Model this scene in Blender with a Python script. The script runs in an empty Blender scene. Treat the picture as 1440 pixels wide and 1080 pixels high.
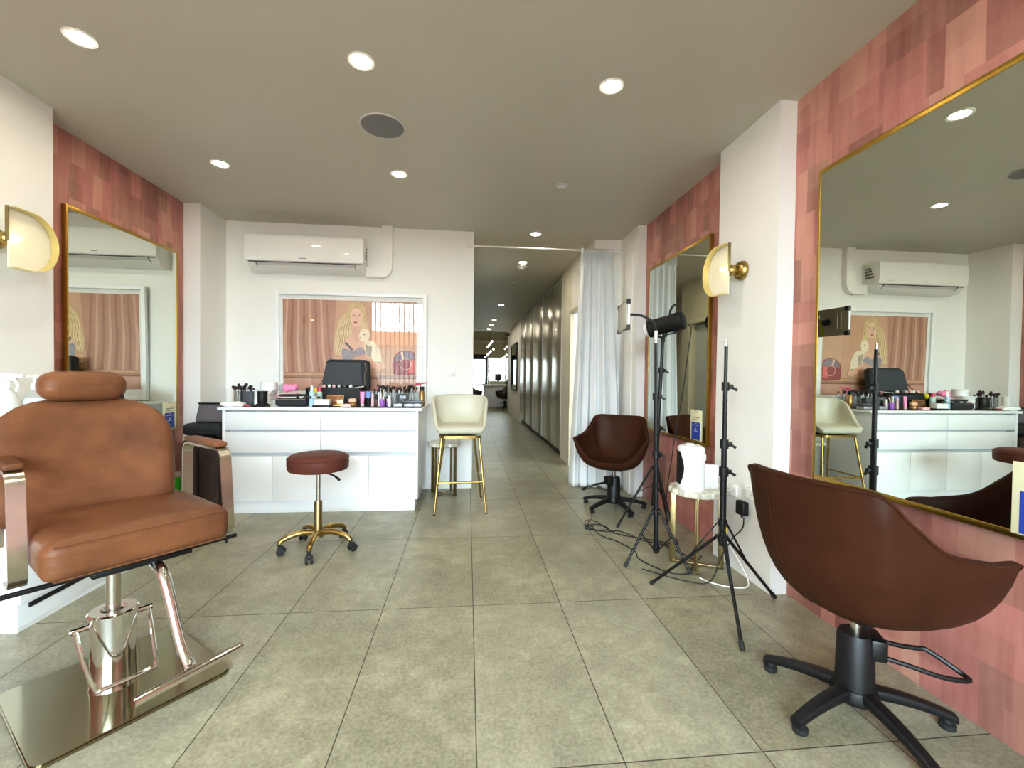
import bpy, bmesh, math, random
from mathutils import Matrix, Vector
from math import sin, cos, pi, radians as R
random.seed(11)
COL = bpy.context.scene.collection

# ------------------------------------------------------------------ materials
def lin(c):
    c = [x/255 for x in c]
    return tuple((x/12.92 if x <= .04045 else ((x+.055)/1.055)**2.4) for x in c)+(1,)

class NT:
    """small helper round a node tree"""
    def __init__(s, m): s.t = m.node_tree; s.n = s.t.nodes; s.l = s.t.links
    def node(s, kind, **kw):
        n = s.n.new(kind)
        for k, v in kw.items(): setattr(n, k, v)
        return n
    def put(s, sock, v):
        if isinstance(v, bpy.types.NodeSocket): s.l.new(v, sock)
        elif v is not None: sock.default_value = v
    def math(s, op, a, b=None, c=None):
        n = s.node('ShaderNodeMath', operation=op)
        for i, v in enumerate((a, b, c)):
            if v is not None: s.put(n.inputs[i], v)
        return n.outputs[0]
    def mix(s, f, a, b, mode='MIX'):
        n = s.node('ShaderNodeMix', data_type='RGBA', blend_type=mode)
        s.put(n.inputs[0], f); s.put(n.inputs[6], a); s.put(n.inputs[7], b)
        return n.outputs[2]
    def noise(s, scale, detail=3, vec=None, rough=.55):
        n = s.node('ShaderNodeTexNoise'); n.inputs['Scale'].default_value = scale
        n.inputs['Detail'].default_value = detail; n.inputs['Roughness'].default_value = rough
        if vec is not None: s.l.new(vec, n.inputs['Vector'])
        return n.outputs[0]
    def white(s, a, b):
        c = s.node('ShaderNodeCombineXYZ'); s.put(c.inputs[0], a); s.put(c.inputs[1], b)
        w = s.node('ShaderNodeTexWhiteNoise', noise_dimensions='2D'); s.l.new(c.outputs[0], w.inputs['Vector'])
        return w.outputs['Value']
    def ramp(s, f, stops):
        r = s.node('ShaderNodeValToRGB'); e = r.color_ramp.elements
        while len(e) < len(stops): e.new(.5)
        for el, (p, c) in zip(e, stops): el.position = p; el.color = c
        s.put(r.inputs[0], f); return r.outputs[0]

MATS = {}
def mat(name, col, rough=.5, metal=0., vary=.06, scale=14., bump=0., bscale=220., spec=.5, coat=0., alpha=None):
    if name in MATS: return MATS[name]
    m = bpy.data.materials.new(name); m.use_nodes = True
    q = NT(m); b = q.n['Principled BSDF']
    tc = q.node('ShaderNodeTexCoord').outputs['Object']
    c = lin(col); n = q.noise(scale, 4, tc)
    lo = tuple(max(0, x*(1-vary)) for x in c[:3])+(1,); hi = tuple(min(1, x*(1+vary)) for x in c[:3])+(1,)
    q.l.new(q.ramp(n, [(.3, lo), (.7, hi)]), b.inputs['Base Color'])
    b.inputs['Roughness'].default_value = rough; b.inputs['Metallic'].default_value = metal
    b.inputs['Specular IOR Level'].default_value = spec; b.inputs['Coat Weight'].default_value = coat
    if bump:
        bn = q.node('ShaderNodeBump'); bn.inputs['Strength'].default_value = bump; bn.inputs['Distance'].default_value = .002
        q.l.new(q.noise(bscale, 3, tc), bn.inputs['Height']); q.l.new(bn.outputs[0], b.inputs['Normal'])
    MATS[name] = m; return m

def glow(name, col, strength):
    m = bpy.data.materials.new(name); m.use_nodes = True; q = NT(m); q.n.clear()
    e = q.node('ShaderNodeEmission'); e.inputs[0].default_value = lin(col); e.inputs[1].default_value = strength
    o = q.node('ShaderNodeOutputMaterial'); q.l.new(e.outputs[0], o.inputs[0]); MATS[name] = m; return m

def clear(name, tint=(255, 255, 255), ior=1.5, haze=0.):
    """thin sheet: lets light straight through, mirrors by Fresnel"""
    m = bpy.data.materials.new(name); m.use_nodes = True; q = NT(m); q.n.clear()
    t = q.node('ShaderNodeBsdfTransparent'); t.inputs[0].default_value = lin(tint)
    g = q.node('ShaderNodeBsdfGlossy'); g.inputs['Roughness'].default_value = .005
    lw = q.node('ShaderNodeLayerWeight'); lw.inputs[0].default_value = .5
    f0 = ((ior-1)/(ior+1))**2; fr = q.math('ADD', f0, q.math('MULTIPLY', 1-f0, q.math('POWER', lw.outputs['Facing'], 5.)))
    x = q.node('ShaderNodeMixShader'); q.l.new(fr, x.inputs[0]); q.l.new(t.outputs[0], x.inputs[1]); q.l.new(g.outputs[0], x.inputs[2])
    last = x.outputs[0]
    if haze:
        d = q.node('ShaderNodeBsdfDiffuse'); d.inputs[0].default_value = lin(tint)
        y = q.node('ShaderNodeMixShader'); y.inputs[0].default_value = haze
        q.l.new(last, y.inputs[1]); q.l.new(d.outputs[0], y.inputs[2]); last = y.outputs[0]
    o = q.node('ShaderNodeOutputMaterial'); q.l.new(last, o.inputs[0]); MATS[name] = m; return m

def fabric_sheer(name, col, through=.45):
    m = bpy.data.materials.new(name); m.use_nodes = True; q = NT(m); q.n.clear()
    d = q.node('ShaderNodeBsdfDiffuse'); d.inputs[0].default_value = lin(col)
    t = q.node('ShaderNodeBsdfTranslucent'); t.inputs[0].default_value = lin(col)
    tc = q.node('ShaderNodeTexCoord').outputs['Object']
    bn = q.node('ShaderNodeBump'); bn.inputs['Strength'].default_value = .15; bn.inputs['Distance'].default_value = .001
    q.l.new(q.noise(500, 2, tc), bn.inputs['Height']); q.l.new(bn.outputs[0], d.inputs['Normal'])
    x = q.node('ShaderNodeMixShader'); x.inputs[0].default_value = through
    q.l.new(d.outputs[0], x.inputs[1]); q.l.new(t.outputs[0], x.inputs[2])
    o = q.node('ShaderNodeOutputMaterial'); q.l.new(x.outputs[0], o.inputs[0]); MATS[name] = m; return m

def floor_material():
    m = bpy.data.materials.new('stone_tiles'); m.use_nodes = True; q = NT(m); b = q.n['Principled BSDF']
    pos = q.node('ShaderNodeNewGeometry').outputs['Position']
    s = q.node('ShaderNodeSeparateXYZ'); q.l.new(pos, s.inputs[0])
    W, D = .46012, .9728
    u = q.math('DIVIDE', q.math('SUBTRACT', s.outputs[0], .0404), W); v = q.math('DIVIDE', q.math('SUBTRACT', s.outputs[1], 1.2999), D)
    fu = q.math('FRACT', u); fv = q.math('FRACT', v)
    du = q.math('MULTIPLY', q.math('MINIMUM', fu, q.math('SUBTRACT', 1., fu)), W)
    dv = q.math('MULTIPLY', q.math('MINIMUM', fv, q.math('SUBTRACT', 1., fv)), D)
    gr = q.math('LESS_THAN', q.math('MINIMUM', du, dv), .0021)
    rnd = q.white(q.math('FLOOR', u), q.math('FLOOR', v))
    big = q.noise(2.2, 5, pos, .62); mid = q.noise(11, 6, pos, .7); fine = q.noise(70, 4, pos, .7); st = q.noise(95, 3, pos, .6)
    c = q.ramp(q.math('ADD', q.math('MULTIPLY', big, .55), q.math('MULTIPLY', mid, .45)), [(.36, lin((98, 93, 70))), (.50, lin((132, 127, 101))), (.62, lin((166, 160, 132)))])
    c = q.mix(q.math('MULTIPLY', q.math('GREATER_THAN', st, .635), .55), c, lin((84, 77, 56)))
    c = q.mix(.34, c, q.ramp(fine, [(.36, lin((88, 82, 60))), (.64, lin((176, 170, 143)))]))
    c = q.mix(.09, c, q.ramp(rnd, [(0., (0.1, .1, .09, 1)), (1., (.7, .7, .62, 1))]))
    c = q.mix(gr, c, lin((62, 56, 46)))
    q.l.new(c, b.inputs['Base Color']); b.inputs['Specular IOR Level'].default_value = .3
    r = q.math('ADD', q.math('MULTIPLY', mid, .25), .24); q.l.new(q.math('ADD', r, q.math('MULTIPLY', gr, .3)), b.inputs['Roughness'])
    bn = q.node('ShaderNodeBump'); bn.inputs['Strength'].default_value = .12; bn.inputs['Distance'].default_value = .002
    q.l.new(q.math('SUBTRACT', q.math('ADD', st, fine), gr), bn.inputs['Height']); q.l.new(bn.outputs[0], b.inputs['Normal'])
    return m

def wallpaper_material(name, seed=0., tone=(1, 1, 1)):
    """hand painted overlapping pink and tan oblong patches, laid in rows"""
    m = bpy.data.materials.new(name); m.use_nodes = True; q = NT(m); b = q.n['Principled BSDF']
    pos = q.node('ShaderNodeNewGeometry').outputs['Position']
    s = q.node('ShaderNodeSeparateXYZ'); q.l.new(pos, s.inputs[0]); y, z = s.outputs[1], s.outputs[2]
    def layer(rowh, w, off):
        zz = q.math('DIVIDE', q.math('ADD', z, off), rowh); row = q.math('FLOOR', zz)
        o = q.white(row, 3.1+seed+off)
        uu = q.math('ADD', q.math('DIVIDE', y, w), q.math('MULTIPLY', o, 7.)); cell = q.math('FLOOR', uu); f = q.math('FRACT', uu)
        sp = q.math('ADD', .3, q.math('MULTIPLY', q.white(cell, q.math('ADD', row, 40.+seed)), .45))
        sub = q.math('MULTIPLY', q.math('GREATER_THAN', f, sp), 0.5)
        return q.white(q.math('ADD', cell, sub), q.math('ADD', row, off*9+seed))
    a = layer(.232, .20, 0.); d = layer(.232, .27, .116)
    pal = [(0., lin((118, 68, 58))), (.18, lin((178, 110, 100))), (.4, lin((194, 130, 116))), (.58, lin((172, 102, 97))), (.74, lin((206, 154, 132))), (.88, lin((130, 92, 76))), (1., lin((200, 138, 126)))]
    pal2 = [(0., lin((146, 78, 70))), (.35, lin((190, 112, 104))), (.62, lin((204, 130, 116))), (.85, lin((216, 160, 136))), (1., lin((176, 94, 92)))]
    c1 = q.ramp(a, pal); c2 = q.ramp(d, pal2)
    c1.node.color_ramp.interpolation = 'CONSTANT'; c2.node.color_ramp.interpolation = 'CONSTANT'
    c = q.mix(.32, c1, c2)
    mp = q.node('ShaderNodeMapping'); mp.inputs['Scale'].default_value = (1, 26, 2.2); q.l.new(pos, mp.inputs[0])
    c = q.mix(.22, c, q.ramp(q.noise(1., 4, mp.outputs[0], .6), [(.3, lin((136, 80, 72))), (.7, lin((214, 164, 142)))]))
    wash = q.noise(7, 5, pos, .65)
    c = q.mix(q.math('MULTIPLY', q.math('SUBTRACT', wash, .35), .5), c, lin((208, 152, 132)))
    c = q.mix(1., c, tuple(tone)+(1,), 'MULTIPLY')
    q.l.new(c, b.inputs['Base Color']); b.inputs['Roughness'].default_value = .55
    return m

WHITE = mat('wall_paint', (238, 236, 231), .6, vary=.015, scale=3, bump=.03, bscale=300)
CEIL = mat('ceiling_paint', (194, 189, 175), .5, vary=.02, scale=2)
PINK = wallpaper_material('pink_patch_wallpaper', 0., (.88, .835, .85))
TILE = floor_material()
LAM = mat('white_laminate', (240, 242, 242), .28, vary=.01)
PLAST = mat('white_plastic', (236, 234, 228), .3, vary=.015)
GREYP = mat('light_grey_plastic', (196, 195, 192), .4, vary=.02)
BLACK = mat('black_plastic', (14, 14, 15), .45, vary=.15, spec=.3)
BLKM = mat('black_metal', (12, 12, 13), .4, vary=.15, spec=.3)
RUB = mat('black_rubber', (16, 16, 16), .7, vary=.2)
NYLON = mat('black_nylon', (22, 25, 29), .75, vary=.2, bump=.3, bscale=600)
MESHB = mat('grey_mesh_fabric', (92, 84, 88), .8, vary=.25, scale=90)
CHROME = mat('chrome', (225, 223, 218), .09, metal=1, vary=.02)
STEEL = mat('brushed_steel', (196, 190, 178), .26, metal=1, vary=.04, scale=30)
PLATE = mat('polished_steel_plate', (146, 138, 112), .11, metal=1, vary=.05, scale=3)
SATIN = mat('satin_steel_door', (188, 184, 164), .24, metal=.55, vary=.03)
def grain(m):
    q = NT(m); b = q.n['Principled BSDF']; mp = q.node('ShaderNodeMapping'); mp.inputs['Scale'].default_value = (260, 260, 1.2)
    q.l.new(q.node('ShaderNodeTexCoord').outputs['Object'], mp.inputs[0]); bn = q.node('ShaderNodeBump'); bn.inputs['Strength'].default_value = .35; bn.inputs['Distance'].default_value = .0016
    q.l.new(q.noise(1., 2, mp.outputs[0]), bn.inputs['Height']); q.l.new(bn.outputs[0], b.inputs['Normal'])
grain(SATIN)
BRASS = mat('brass', (172, 144, 82), .27, metal=1, vary=.06, scale=30)
BRASSF = mat('brushed_brass_frame', (176, 140, 60), .35, metal=1, vary=.08, scale=40)
BRASSD = mat('aged_brass', (146, 128, 88), .3, metal=1, vary=.1, scale=30)
BRASSG = mat('golden_shade', (236, 216, 146), .3, metal=.75, vary=.04)
BARBER = mat('tan_leather', (102, 62, 38), .42, vary=.34, spec=.18, scale=6, bump=.25, bscale=260)
COGNAC = mat('cognac_leather', (54, 28, 16), .42, spec=.06, vary=.2, scale=7, bump=.22, bscale=260)
DKLEA = mat('brown_vinyl', (86, 46, 36), .5, spec=.08, vary=.12, scale=9, bump=.2, bscale=260)
def creases(m):
    q = NT(m); b = q.n['Principled BSDF']; mp = q.node('ShaderNodeMapping'); mp.inputs['Scale'].default_value = (2.2, 2.2, 13); mp.inputs['Rotation'].default_value = (0, .16, 0)
    q.l.new(q.node('ShaderNodeTexCoord').outputs['Object'], mp.inputs[0]); bn = q.node('ShaderNodeBump'); bn.inputs['Strength'].default_value = .5; bn.inputs['Distance'].default_value = .012
    q.l.new(q.noise(1.6, 5, mp.outputs[0], .6), bn.inputs['Height']); old = [l for l in m.node_tree.links if l.to_socket == b.inputs['Normal']]
    if old: q.l.new(old[0].from_socket, bn.inputs['Normal'])
    q.l.new(bn.outputs[0], b.inputs['Normal'])
creases(BARBER)
GLOSSW = mat('gloss_white_panel', (238, 237, 233), .05, vary=.005)
CREAM = mat('cream_leather', (192, 188, 168), .4, vary=.03, scale=6, bump=.12, bscale=240)
SUITC = mat('dark_brown_fabric', (48, 34, 31), .7, vary=.25, scale=40, bump=.2)
MARB = mat('marble', (206, 200, 182), .25, vary=.32, scale=26)
MIRR = mat('mirror_silver', (226, 233, 224), .004, metal=1, vary=0.)
GLASS = clear('picture_glass'); PANE = clear('window_pane', (245, 250, 250)); TINT = clear('tinted_pane', (182, 182, 176)); ACRY = clear('clear_acrylic', (244, 247, 248), 1.45, .08)
FROST = clear('frosted_plastic', (240, 240, 236), 1.4, .65); SMOKE = clear('smoky_acrylic', (120, 126, 132), 1.45, .35)
SHEER = fabric_sheer('white_voile', (244, 246, 246), .12)
LAMP = glow('downlight_led', (255, 243, 218), 420.); LAMP2 = glow('dim_led', (255, 250, 238), 14.); BULB = glow('bulb_glow', (255, 226, 150), 26.); GLOBE = glow('globe_glow', (255, 248, 232), 9.)
PINKP = mat('pink_plastic', (246, 142, 188), .4); HOT = mat('hot_pink_plastic', (206, 58, 100), .4); PALEP = mat('pale_pink', (236, 190, 190), .4)
BLUEB = mat('pale_blue_plastic', (170, 205, 226), .35); MINT = mat('mint_plastic', (178, 208, 200), .4); BLUEC = mat('cornflower_blue', (112, 140, 206), .4)
YEL = mat('yellow_plastic', (238, 222, 40), .4); PURP = mat('purple_plastic', (158, 100, 190), .35); GOLD = mat('gold_lacquer', (176, 136, 82), .3, metal=.7)
PEACH = mat('peach_sponge', (232, 180, 150), .8); PAPER = mat('white_paper', (240, 240, 236), .7); REDL = mat('dark_red', (140, 24, 52), .35)
BRIS = mat('dark_bristle', (42, 26, 24), .85, vary=.3); BRISB = mat('black_bristle', (24, 22, 24), .85, vary=.3); BRISP = mat('dusty_pink_bristle', (150, 98, 98), .85)
HANDB = mat('black_handle', (26, 26, 28), .3); HANDW = mat('white_handle', (230, 228, 224), .35); GREEN = mat('bright_green_plastic', (40, 190, 40), .4)
CARD = mat('cream_card', (226, 222, 184), .6, vary=.01); BLUE = mat('royal_blue_print', (34, 58, 150), .5, vary=.02); INK = mat('grey_ink', (112, 108, 92), .6); INKW = mat('white_ink', (206, 212, 230), .6)
DARKV = mat('dark_void', (26, 22, 18), .8); BEIGE = mat('beige_paint', (206, 196, 168), .6, vary=.02, scale=3); LEAF = mat('leaf_green', (92, 112, 52), .5, vary=.3)
POT = mat('grey_stone_pot', (120, 118, 112), .7); STONE = mat('counter_stone', (206, 196, 168), .35, vary=.12, scale=9); DKCH = mat('dark_brown_leather', (48, 32, 28), .4, vary=.15)
PAVE = mat('concrete_paving', (170, 166, 158), .8, vary=.12, scale=3); RENDER = mat('painted_render', (150, 146, 140), .8, vary=.06, scale=2); TERRA = mat('terracotta_roof', (170, 92, 62), .8, vary=.15, scale=6)

# ------------------------------------------------------------------ mesh builder
class MB:
    def __init__(s): s.v = []; s.f = []; s.mi = []; s.m = 0; s.T = Matrix()
    def add(s, vs, fs):
        o = len(s.v); s.v += [s.T @ Vector(v) for v in vs]; s.f += [[i+o for i in f] for f in fs]; s.mi += [s.m]*len(fs); return s
    def box(s, c, size, bev=0., seg=2, rot=None):
        b = bmesh.new(); bmesh.ops.create_cube(b, size=1.); bmesh.ops.scale(b, vec=size, verts=b.verts)
        if bev: bmesh.ops.bevel(b, geom=b.edges[:], offset=min(bev, min(size)*.49), segments=seg, profile=.5, affect='EDGES')
        M = Matrix.Translation(c) @ (rot.to_4x4() if rot else Matrix())
        b.verts.index_update(); s.add([M @ v.co for v in b.verts], [[v.index for v in f.verts] for f in b.faces]); b.free(); return s
    def lathe(s, prof, n=32, c=(0, 0, 0), M=None, cap=True):
        vs = []; fs = []; k = len(prof)
        for i in range(n):
            a = 2*pi*i/n
            for r, z in prof:
                p = Vector((r*cos(a), r*sin(a), z)); p = (M @ p) if M else p; vs.append(p+Vector(c))
        for i in range(n):
            j = (i+1) % n
            for q in range(k-1): fs.append([i*k+q, j*k+q, j*k+q+1, i*k+q+1])
        if cap and prof[0][0] > 1e-6: fs.append([i*k for i in range(n)][::-1])
        if cap and prof[-1][0] > 1e-6: fs.append([i*k+k-1 for i in range(n)])
        return s.add(vs, fs)
    def cyl(s, p0, p1, r0, r1=None, n=20):
        p0 = Vector(p0); p1 = Vector(p1); d = p1-p0; r1 = r0 if r1 is None else r1
        M = d.to_track_quat('Z', 'Y').to_matrix()
        return s.lathe([(r0, 0), (r1, d.length)], n, p0, M)
    def ball(s, c, r, n=16, sc=(1, 1, 1)):
        pr = [(max(0, r*sin(pi*i/n)), -r*cos(pi*i/n)) for i in range(n+1)]; pr[0] = (0, -r); pr[-1] = (0, r)
        return s.lathe(pr, 2*n, c, Matrix.Diagonal(sc))
    def tube(s, pts, r, n=10, closed=False, cap=True):
        pts = [Vector(p) for p in pts]; k = len(pts); rr = r if isinstance(r, (list, tuple)) else [r]*k
        vs = []; fs = []; up = None
        for i, p in enumerate(pts):
            a = pts[(i-1) % k] if (closed or i > 0) else p; b = pts[(i+1) % k] if (closed or i < k-1) else p
            t = (b-a).normalized()
            if up is None: up = t.orthogonal().normalized()
            up = (up-t*up.dot(t)).normalized(); w = t.cross(up)
            for j in range(n):
                q = 2*pi*j/n; vs.append(p+(up*cos(q)+w*sin(q))*rr[i])
        for i in range(k if closed else k-1):
            i2 = (i+1) % k
            for j in range(n): j2 = (j+1) % n; fs.append([i*n+j, i*n+j2, i2*n+j2, i2*n+j])
        if cap and not closed: fs.append(list(range(n))[::-1]); fs.append([(k-1)*n+j for j in range(n)])
        return s.add(vs, fs)
    def strap(s, pts, wv, th):
        """flat bar swept along pts; wv is the full width vector, th the thickness"""
        pts = [Vector(p) for p in pts]; wv = Vector(wv); k = len(pts); vs = []; fs = []
        for i, p in enumerate(pts):
            t = (pts[min(i+1, k-1)]-pts[max(i-1, 0)]).normalized(); nn = t.cross(wv).normalized()*th/2
            vs += [p-wv/2-nn, p+wv/2-nn, p+wv/2+nn, p-wv/2+nn]
        for i in range(k-1):
            for j in range(4): j2 = (j+1) % 4; fs.append([i*4+j, i*4+j2, i*4+4+j2, i*4+4+j])
        fs += [[3, 2, 1, 0], [(k-1)*4+j for j in range(4)]]
        return s.add(vs, fs)
    def prism(s, poly, h, M=None):
        """polygon (x, y) pulled up by h; M places it"""
        k = len(poly); vs = [Vector((x, y, 0)) for x, y in poly]+[Vector((x, y, h)) for x, y in poly]
        if M: vs = [M @ v for v in vs]
        return s.add(vs, [list(range(k))[::-1], [k+i for i in range(k)]]+[[i, (i+1) % k, k+(i+1) % k, k+i] for i in range(k)])
    def pad(s, size, r, n=10, deform=None, c=(0, 0, 0)):
        """cushion: finely cut box with edges rounded by r, then bent by deform"""
        hx, hy, hz = [x/2 for x in size]; b = bmesh.new(); bmesh.ops.create_cube(b, size=2.)
        bmesh.ops.subdivide_edges(b, edges=b.edges[:], cuts=n, use_grid_fill=True); b.verts.index_update()
        vs = []
        for v in b.verts:
            q = [math.copysign(abs(x)**.8 if False else abs(x), x) for x in v.co]
            p = Vector((q[0]*hx, q[1]*hy, q[2]*hz))
            i = Vector((max(-hx+r, min(hx-r, p.x)), max(-hy+r, min(hy-r, p.y)), max(-hz+r, min(hz-r, p.z))))
            d = p-i
            if d.length > 1e-9:
                m = max(abs(d.x), abs(d.y), abs(d.z)); p = i+d.normalized()*m
            if deform: p = Vector(deform(p))
            vs.append(p+Vector(c))
        s.add(vs, [[v.index for v in f.verts] for f in b.faces]); b.free(); return s
    def grid(s, fn, nu, nv, cu=False, cv=False):
        vs = [fn(i/(nu if cu else nu-1), j/(nv if cv else nv-1)) for i in range(nu) for j in range(nv)]; fs = []
        for i in range(nu if cu else nu-1):
            for j in range(nv if cv else nv-1):
                a, b = (i+1) % nu, (j+1) % nv; fs.append([i*nv+j, a*nv+j, a*nv+b, i*nv+b])
        return s.add(vs, fs)
    def build(s, name, mats, parent=None, loc=None, ang=40, rz=None):
        me = bpy.data.meshes.new(name)
        L = Vector(loc) if loc is not None else Vector((0, 0, 0))
        me.from_pydata([v-L if (loc is not None and parent is None) else v for v in s.v], [], s.f)
        mats = mats if isinstance(mats, (list, tuple)) else [mats]
        for m in mats: me.materials.append(m)
        for p, i in zip(me.polygons, s.mi): p.material_index = i
        b = bmesh.new(); b.from_mesh(me); bmesh.ops.recalc_face_normals(b, faces=b.faces[:]); b.to_mesh(me); b.free()
        me.polygons.foreach_set('use_smooth', [True]*len(me.polygons)); me.set_sharp_from_angle(angle=R(ang)); me.update()
        o = bpy.data.objects.new(name, me); COL.objects.link(o); o.location = L
        if parent: o.parent = parent
        if rz is not None: o.rotation_euler.z = rz
        return o

def tag(o, label=None, cat=None, group=None, kind=None):
    for k, v in (('label', label), ('category', cat), ('group', group), ('kind', kind)):
        if v: o[k] = v
    return o
def thing(name, label, cat, loc=(0, 0, 0), rz=0., group=None):
    o = bpy.data.objects.new(name, None); COL.objects.link(o); o.location = loc; o.rotation_euler = (0, 0, rz); o.empty_display_size = .05
    return tag(o, label, cat, group)
def kids(o): return [c for c in bpy.data.objects if c.parent == o]
def dup(o, label=None, loc=None, rot=None, parent=None, group=None):
    c = o.copy(); COL.objects.link(c)
    if parent: c.parent = parent
    if label: c['label'] = label
    if group: c['group'] = group
    if loc is not None: c.location = loc
    if rot is not None: c.rotation_euler = rot
    for ch in kids(o): dup(ch, parent=c)
    return c
def struct(o, label=None): o['kind'] = 'structure'; return o
def box_struct(name, lo, hi, m, bev=0.):
    c = [(a+b)/2 for a, b in zip(lo, hi)]
    return struct(MB().box(c, [b-a for a, b in zip(lo, hi)], bev).build(name, m, loc=(c[0], c[1], lo[2])))
def arc(c, r, a0, a1, n, ax='xy'):
    out = []
    for i in range(n+1):
        a = R(a0+(a1-a0)*i/n); p = [c[0], c[1], c[2]]
        i0, i1 = 'xyz'.index(ax[0]), 'xyz'.index(ax[1]); p[i0] += r*cos(a); p[i1] += r*sin(a); out.append(tuple(p))
    return out
def spline(P, n=8, closed=False):
    P = [Vector(p) for p in P]; k = len(P); out = []
    for i in range(k if closed else k-1):
        g = lambda j: P[j % k] if closed else P[max(0, min(k-1, j))]
        a, b, c, d = g(i-1), g(i), g(i+1), g(i+2)
        for j in range(n):
            t = j/n; out.append(.5*((2*b)+(c-a)*t+(2*a-5*b+4*c-d)*t*t+(3*b-a-3*c+d)*t**3))
    if not closed: out.append(P[-1])
    return out
def rrect(w, h, r, n=6):
    o = []
    for cx, cy, a in ((w/2-r, h/2-r, 0), (-w/2+r, h/2-r, 90), (-w/2+r, -h/2+r, 180), (w/2-r, -h/2+r, 270)):
        for i in range(n+1): q = R(a+90*i/n); o.append((cx+r*cos(q), cy+r*sin(q)))
    return o

# ================================================================== THE ROOM
CZ = 2.735; YB = 4.69; HX = 1.39; XL = -2.43; XR = 1.69; YF = -2.5
struct(MB().box((-.6, 8.5, -.05), (7.4, 25.4, .1)).build('floor', TILE, loc=(-.6, 8.5, -.1)))
struct(MB().box((-.6, 6.1, CZ+.05), (7.4, 17.54, .1)).build('ceiling', CEIL, loc=(-.6, 6.1, CZ)))
# left side: white piers with papered recesses between them
box_struct('wall_left', (-2.80, YF, 0), (-2.575, 6.8, CZ), WHITE)
box_struct('wall_left_pier', (-2.5745, 2.2, 0), (XL, 2.84, CZ), WHITE)
box_struct('wall_left_corner_pier', (-2.5745, 4.256, 0), (XL, YB, CZ), WHITE)
box_struct('wall_left_wallpaper', (-2.575, 2.84, 0), (-2.571, 4.256, CZ), PINK)
box_struct('wall_left_front_wallpaper', (-2.575, YF+.2, 0), (-2.571, 2.2, CZ), PINK)
# right side
box_struct('wall_right', (1.794, YF, 0), (2.0, 4.9, CZ), WHITE)
box_struct('wall_right_pier', (XR, 2.26, 0), (1.7945, 2.83, CZ), WHITE)
box_struct('wall_right_corner_pier', (XR, 4.255, 0), (1.7945, 4.9, CZ), WHITE)
box_struct('wall_right_wallpaper', (1.79, YF+.2, 0), (1.7945, 2.26, CZ), PINK)
box_struct('wall_right_back_wallpaper', (1.776, 2.83, 0), (1.7945, 4.255, CZ), PINK)
box_struct('trim_1', (1.678, 4.38, 0), (1.692, 4.62, 2.50), WHITE, .003)
# back partition
box_struct('wall_back', (-2.58, YB, 0), (.054, YB+.1, CZ), WHITE)
box_struct('baseboard_back', (-.40, YB-.012, 0), (.054, YB, .07), WHITE, .004)
# passage
box_struct('wall_passage_left', (-.12, YB+.1, 0), (0., 5.7, CZ), BEIGE)
box_struct('wall_passage_left_end', (-.12, 6.5, 0), (0., 6.9, CZ), BEIGE)
box_struct('wall_passage_left_lintel', (-.12, 5.7, 2.05), (0., 6.5, CZ), BEIGE)
fr = MB()
for y in (5.68, 6.52): fr.box((.0, y, 1.03), (.14, .05, 2.06), .004)
fr.box((.0, 6.1, 2.075), (.14, .89, .05), .004); struct(fr.build('trim_2', BEIGE))
struct(MB().box((-.06, 6.1, 1.02), (.04, .8, 2.04), .003).build('door_3', GREYP))
box_struct('wall_passage_return', (HX, 4.76, 0), (1.79, 4.86, CZ), WHITE)
box_struct('wall_passage_right_near', (HX, 4.86, 0), (HX+.1, 4.95, CZ), WHITE)
box_struct('wall_passage_right_lintel', (HX, 4.95, 2.07), (HX+.1, 5.8, CZ), WHITE)
box_struct('wall_passage_right_middle', (HX, 5.8, 0), (HX+.1, 6.43, CZ), mat('warm_white_paint', (226, 221, 204), .6, vary=.015))
box_struct('wall_passage_right', (1.62, 6.43, 0), (1.72, 11.6, CZ), WHITE)
box_struct('wall_passage_right_end', (HX, 11.6, 0), (HX+.1, 15.2, CZ), WHITE)
fr = MB()
for y in (4.965, 5.79): fr.box((HX-.005, y, 1.03), (.05, .055, 2.06), .004)
fr.box((HX-.005, 5.378, 2.075), (.05, .88, .055), .004); struct(fr.build('trim_3', BEIGE))
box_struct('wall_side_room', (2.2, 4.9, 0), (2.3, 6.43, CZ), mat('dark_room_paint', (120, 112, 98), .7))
box_struct('wall_side_room_far', (HX+.1, 6.40, 0), (2.25, 6.43, CZ), BEIGE)
# far waiting area
box_struct('wall_far_left', (-3.4, 6.8, 0), (-3.3, 19.1, 3.25), BEIGE)
box_struct('wall_far_left_front', (-3.3, 6.8, 0), (-.12, 6.9, CZ), BEIGE)
box_struct('wall_far_right', (2.3, 15.1, 0), (2.4, 19.1, 3.25), BEIGE)
box_struct('wall_far_return', (HX+.1, 15.1, 0), (2.35, 15.2, 3.25), BEIGE)
struct(MB().box((-.5, 16.95, 3.25), (5.8, 4.4, .1)).build('ceiling_far', CEIL))
box_struct('wall_far_bulkhead', (-3.3, 14.8, CZ), (2.35, 14.87, 3.25), BEIGE)
def wall_holes(name, x0, x1, y, th, z0, z1, holes, m):
    b = MB(); xs = sorted({x0, x1, *[h[0] for h in holes], *[h[1] for h in holes]}); zs = sorted({z0, z1, *[h[2] for h in holes], *[h[3] for h in holes]})
    for i in range(len(xs)-1):
        for j in range(len(zs)-1):
            cx, cz = (xs[i]+xs[i+1])/2, (zs[j]+zs[j+1])/2
            if any(h[0] < cx < h[1] and h[2] < cz < h[3] for h in holes): continue
            b.box((cx, y, cz), (xs[i+1]-xs[i], th, zs[j+1]-zs[j]))
    return struct(b.build(name, m))
wall_holes('wall_far', -3.3, 2.3, 19.05, .1, 0, 3.25, [(.05, .86, 0, 2.14), (.90, 2.0, 1.02, 2.03)], BEIGE)
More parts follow.
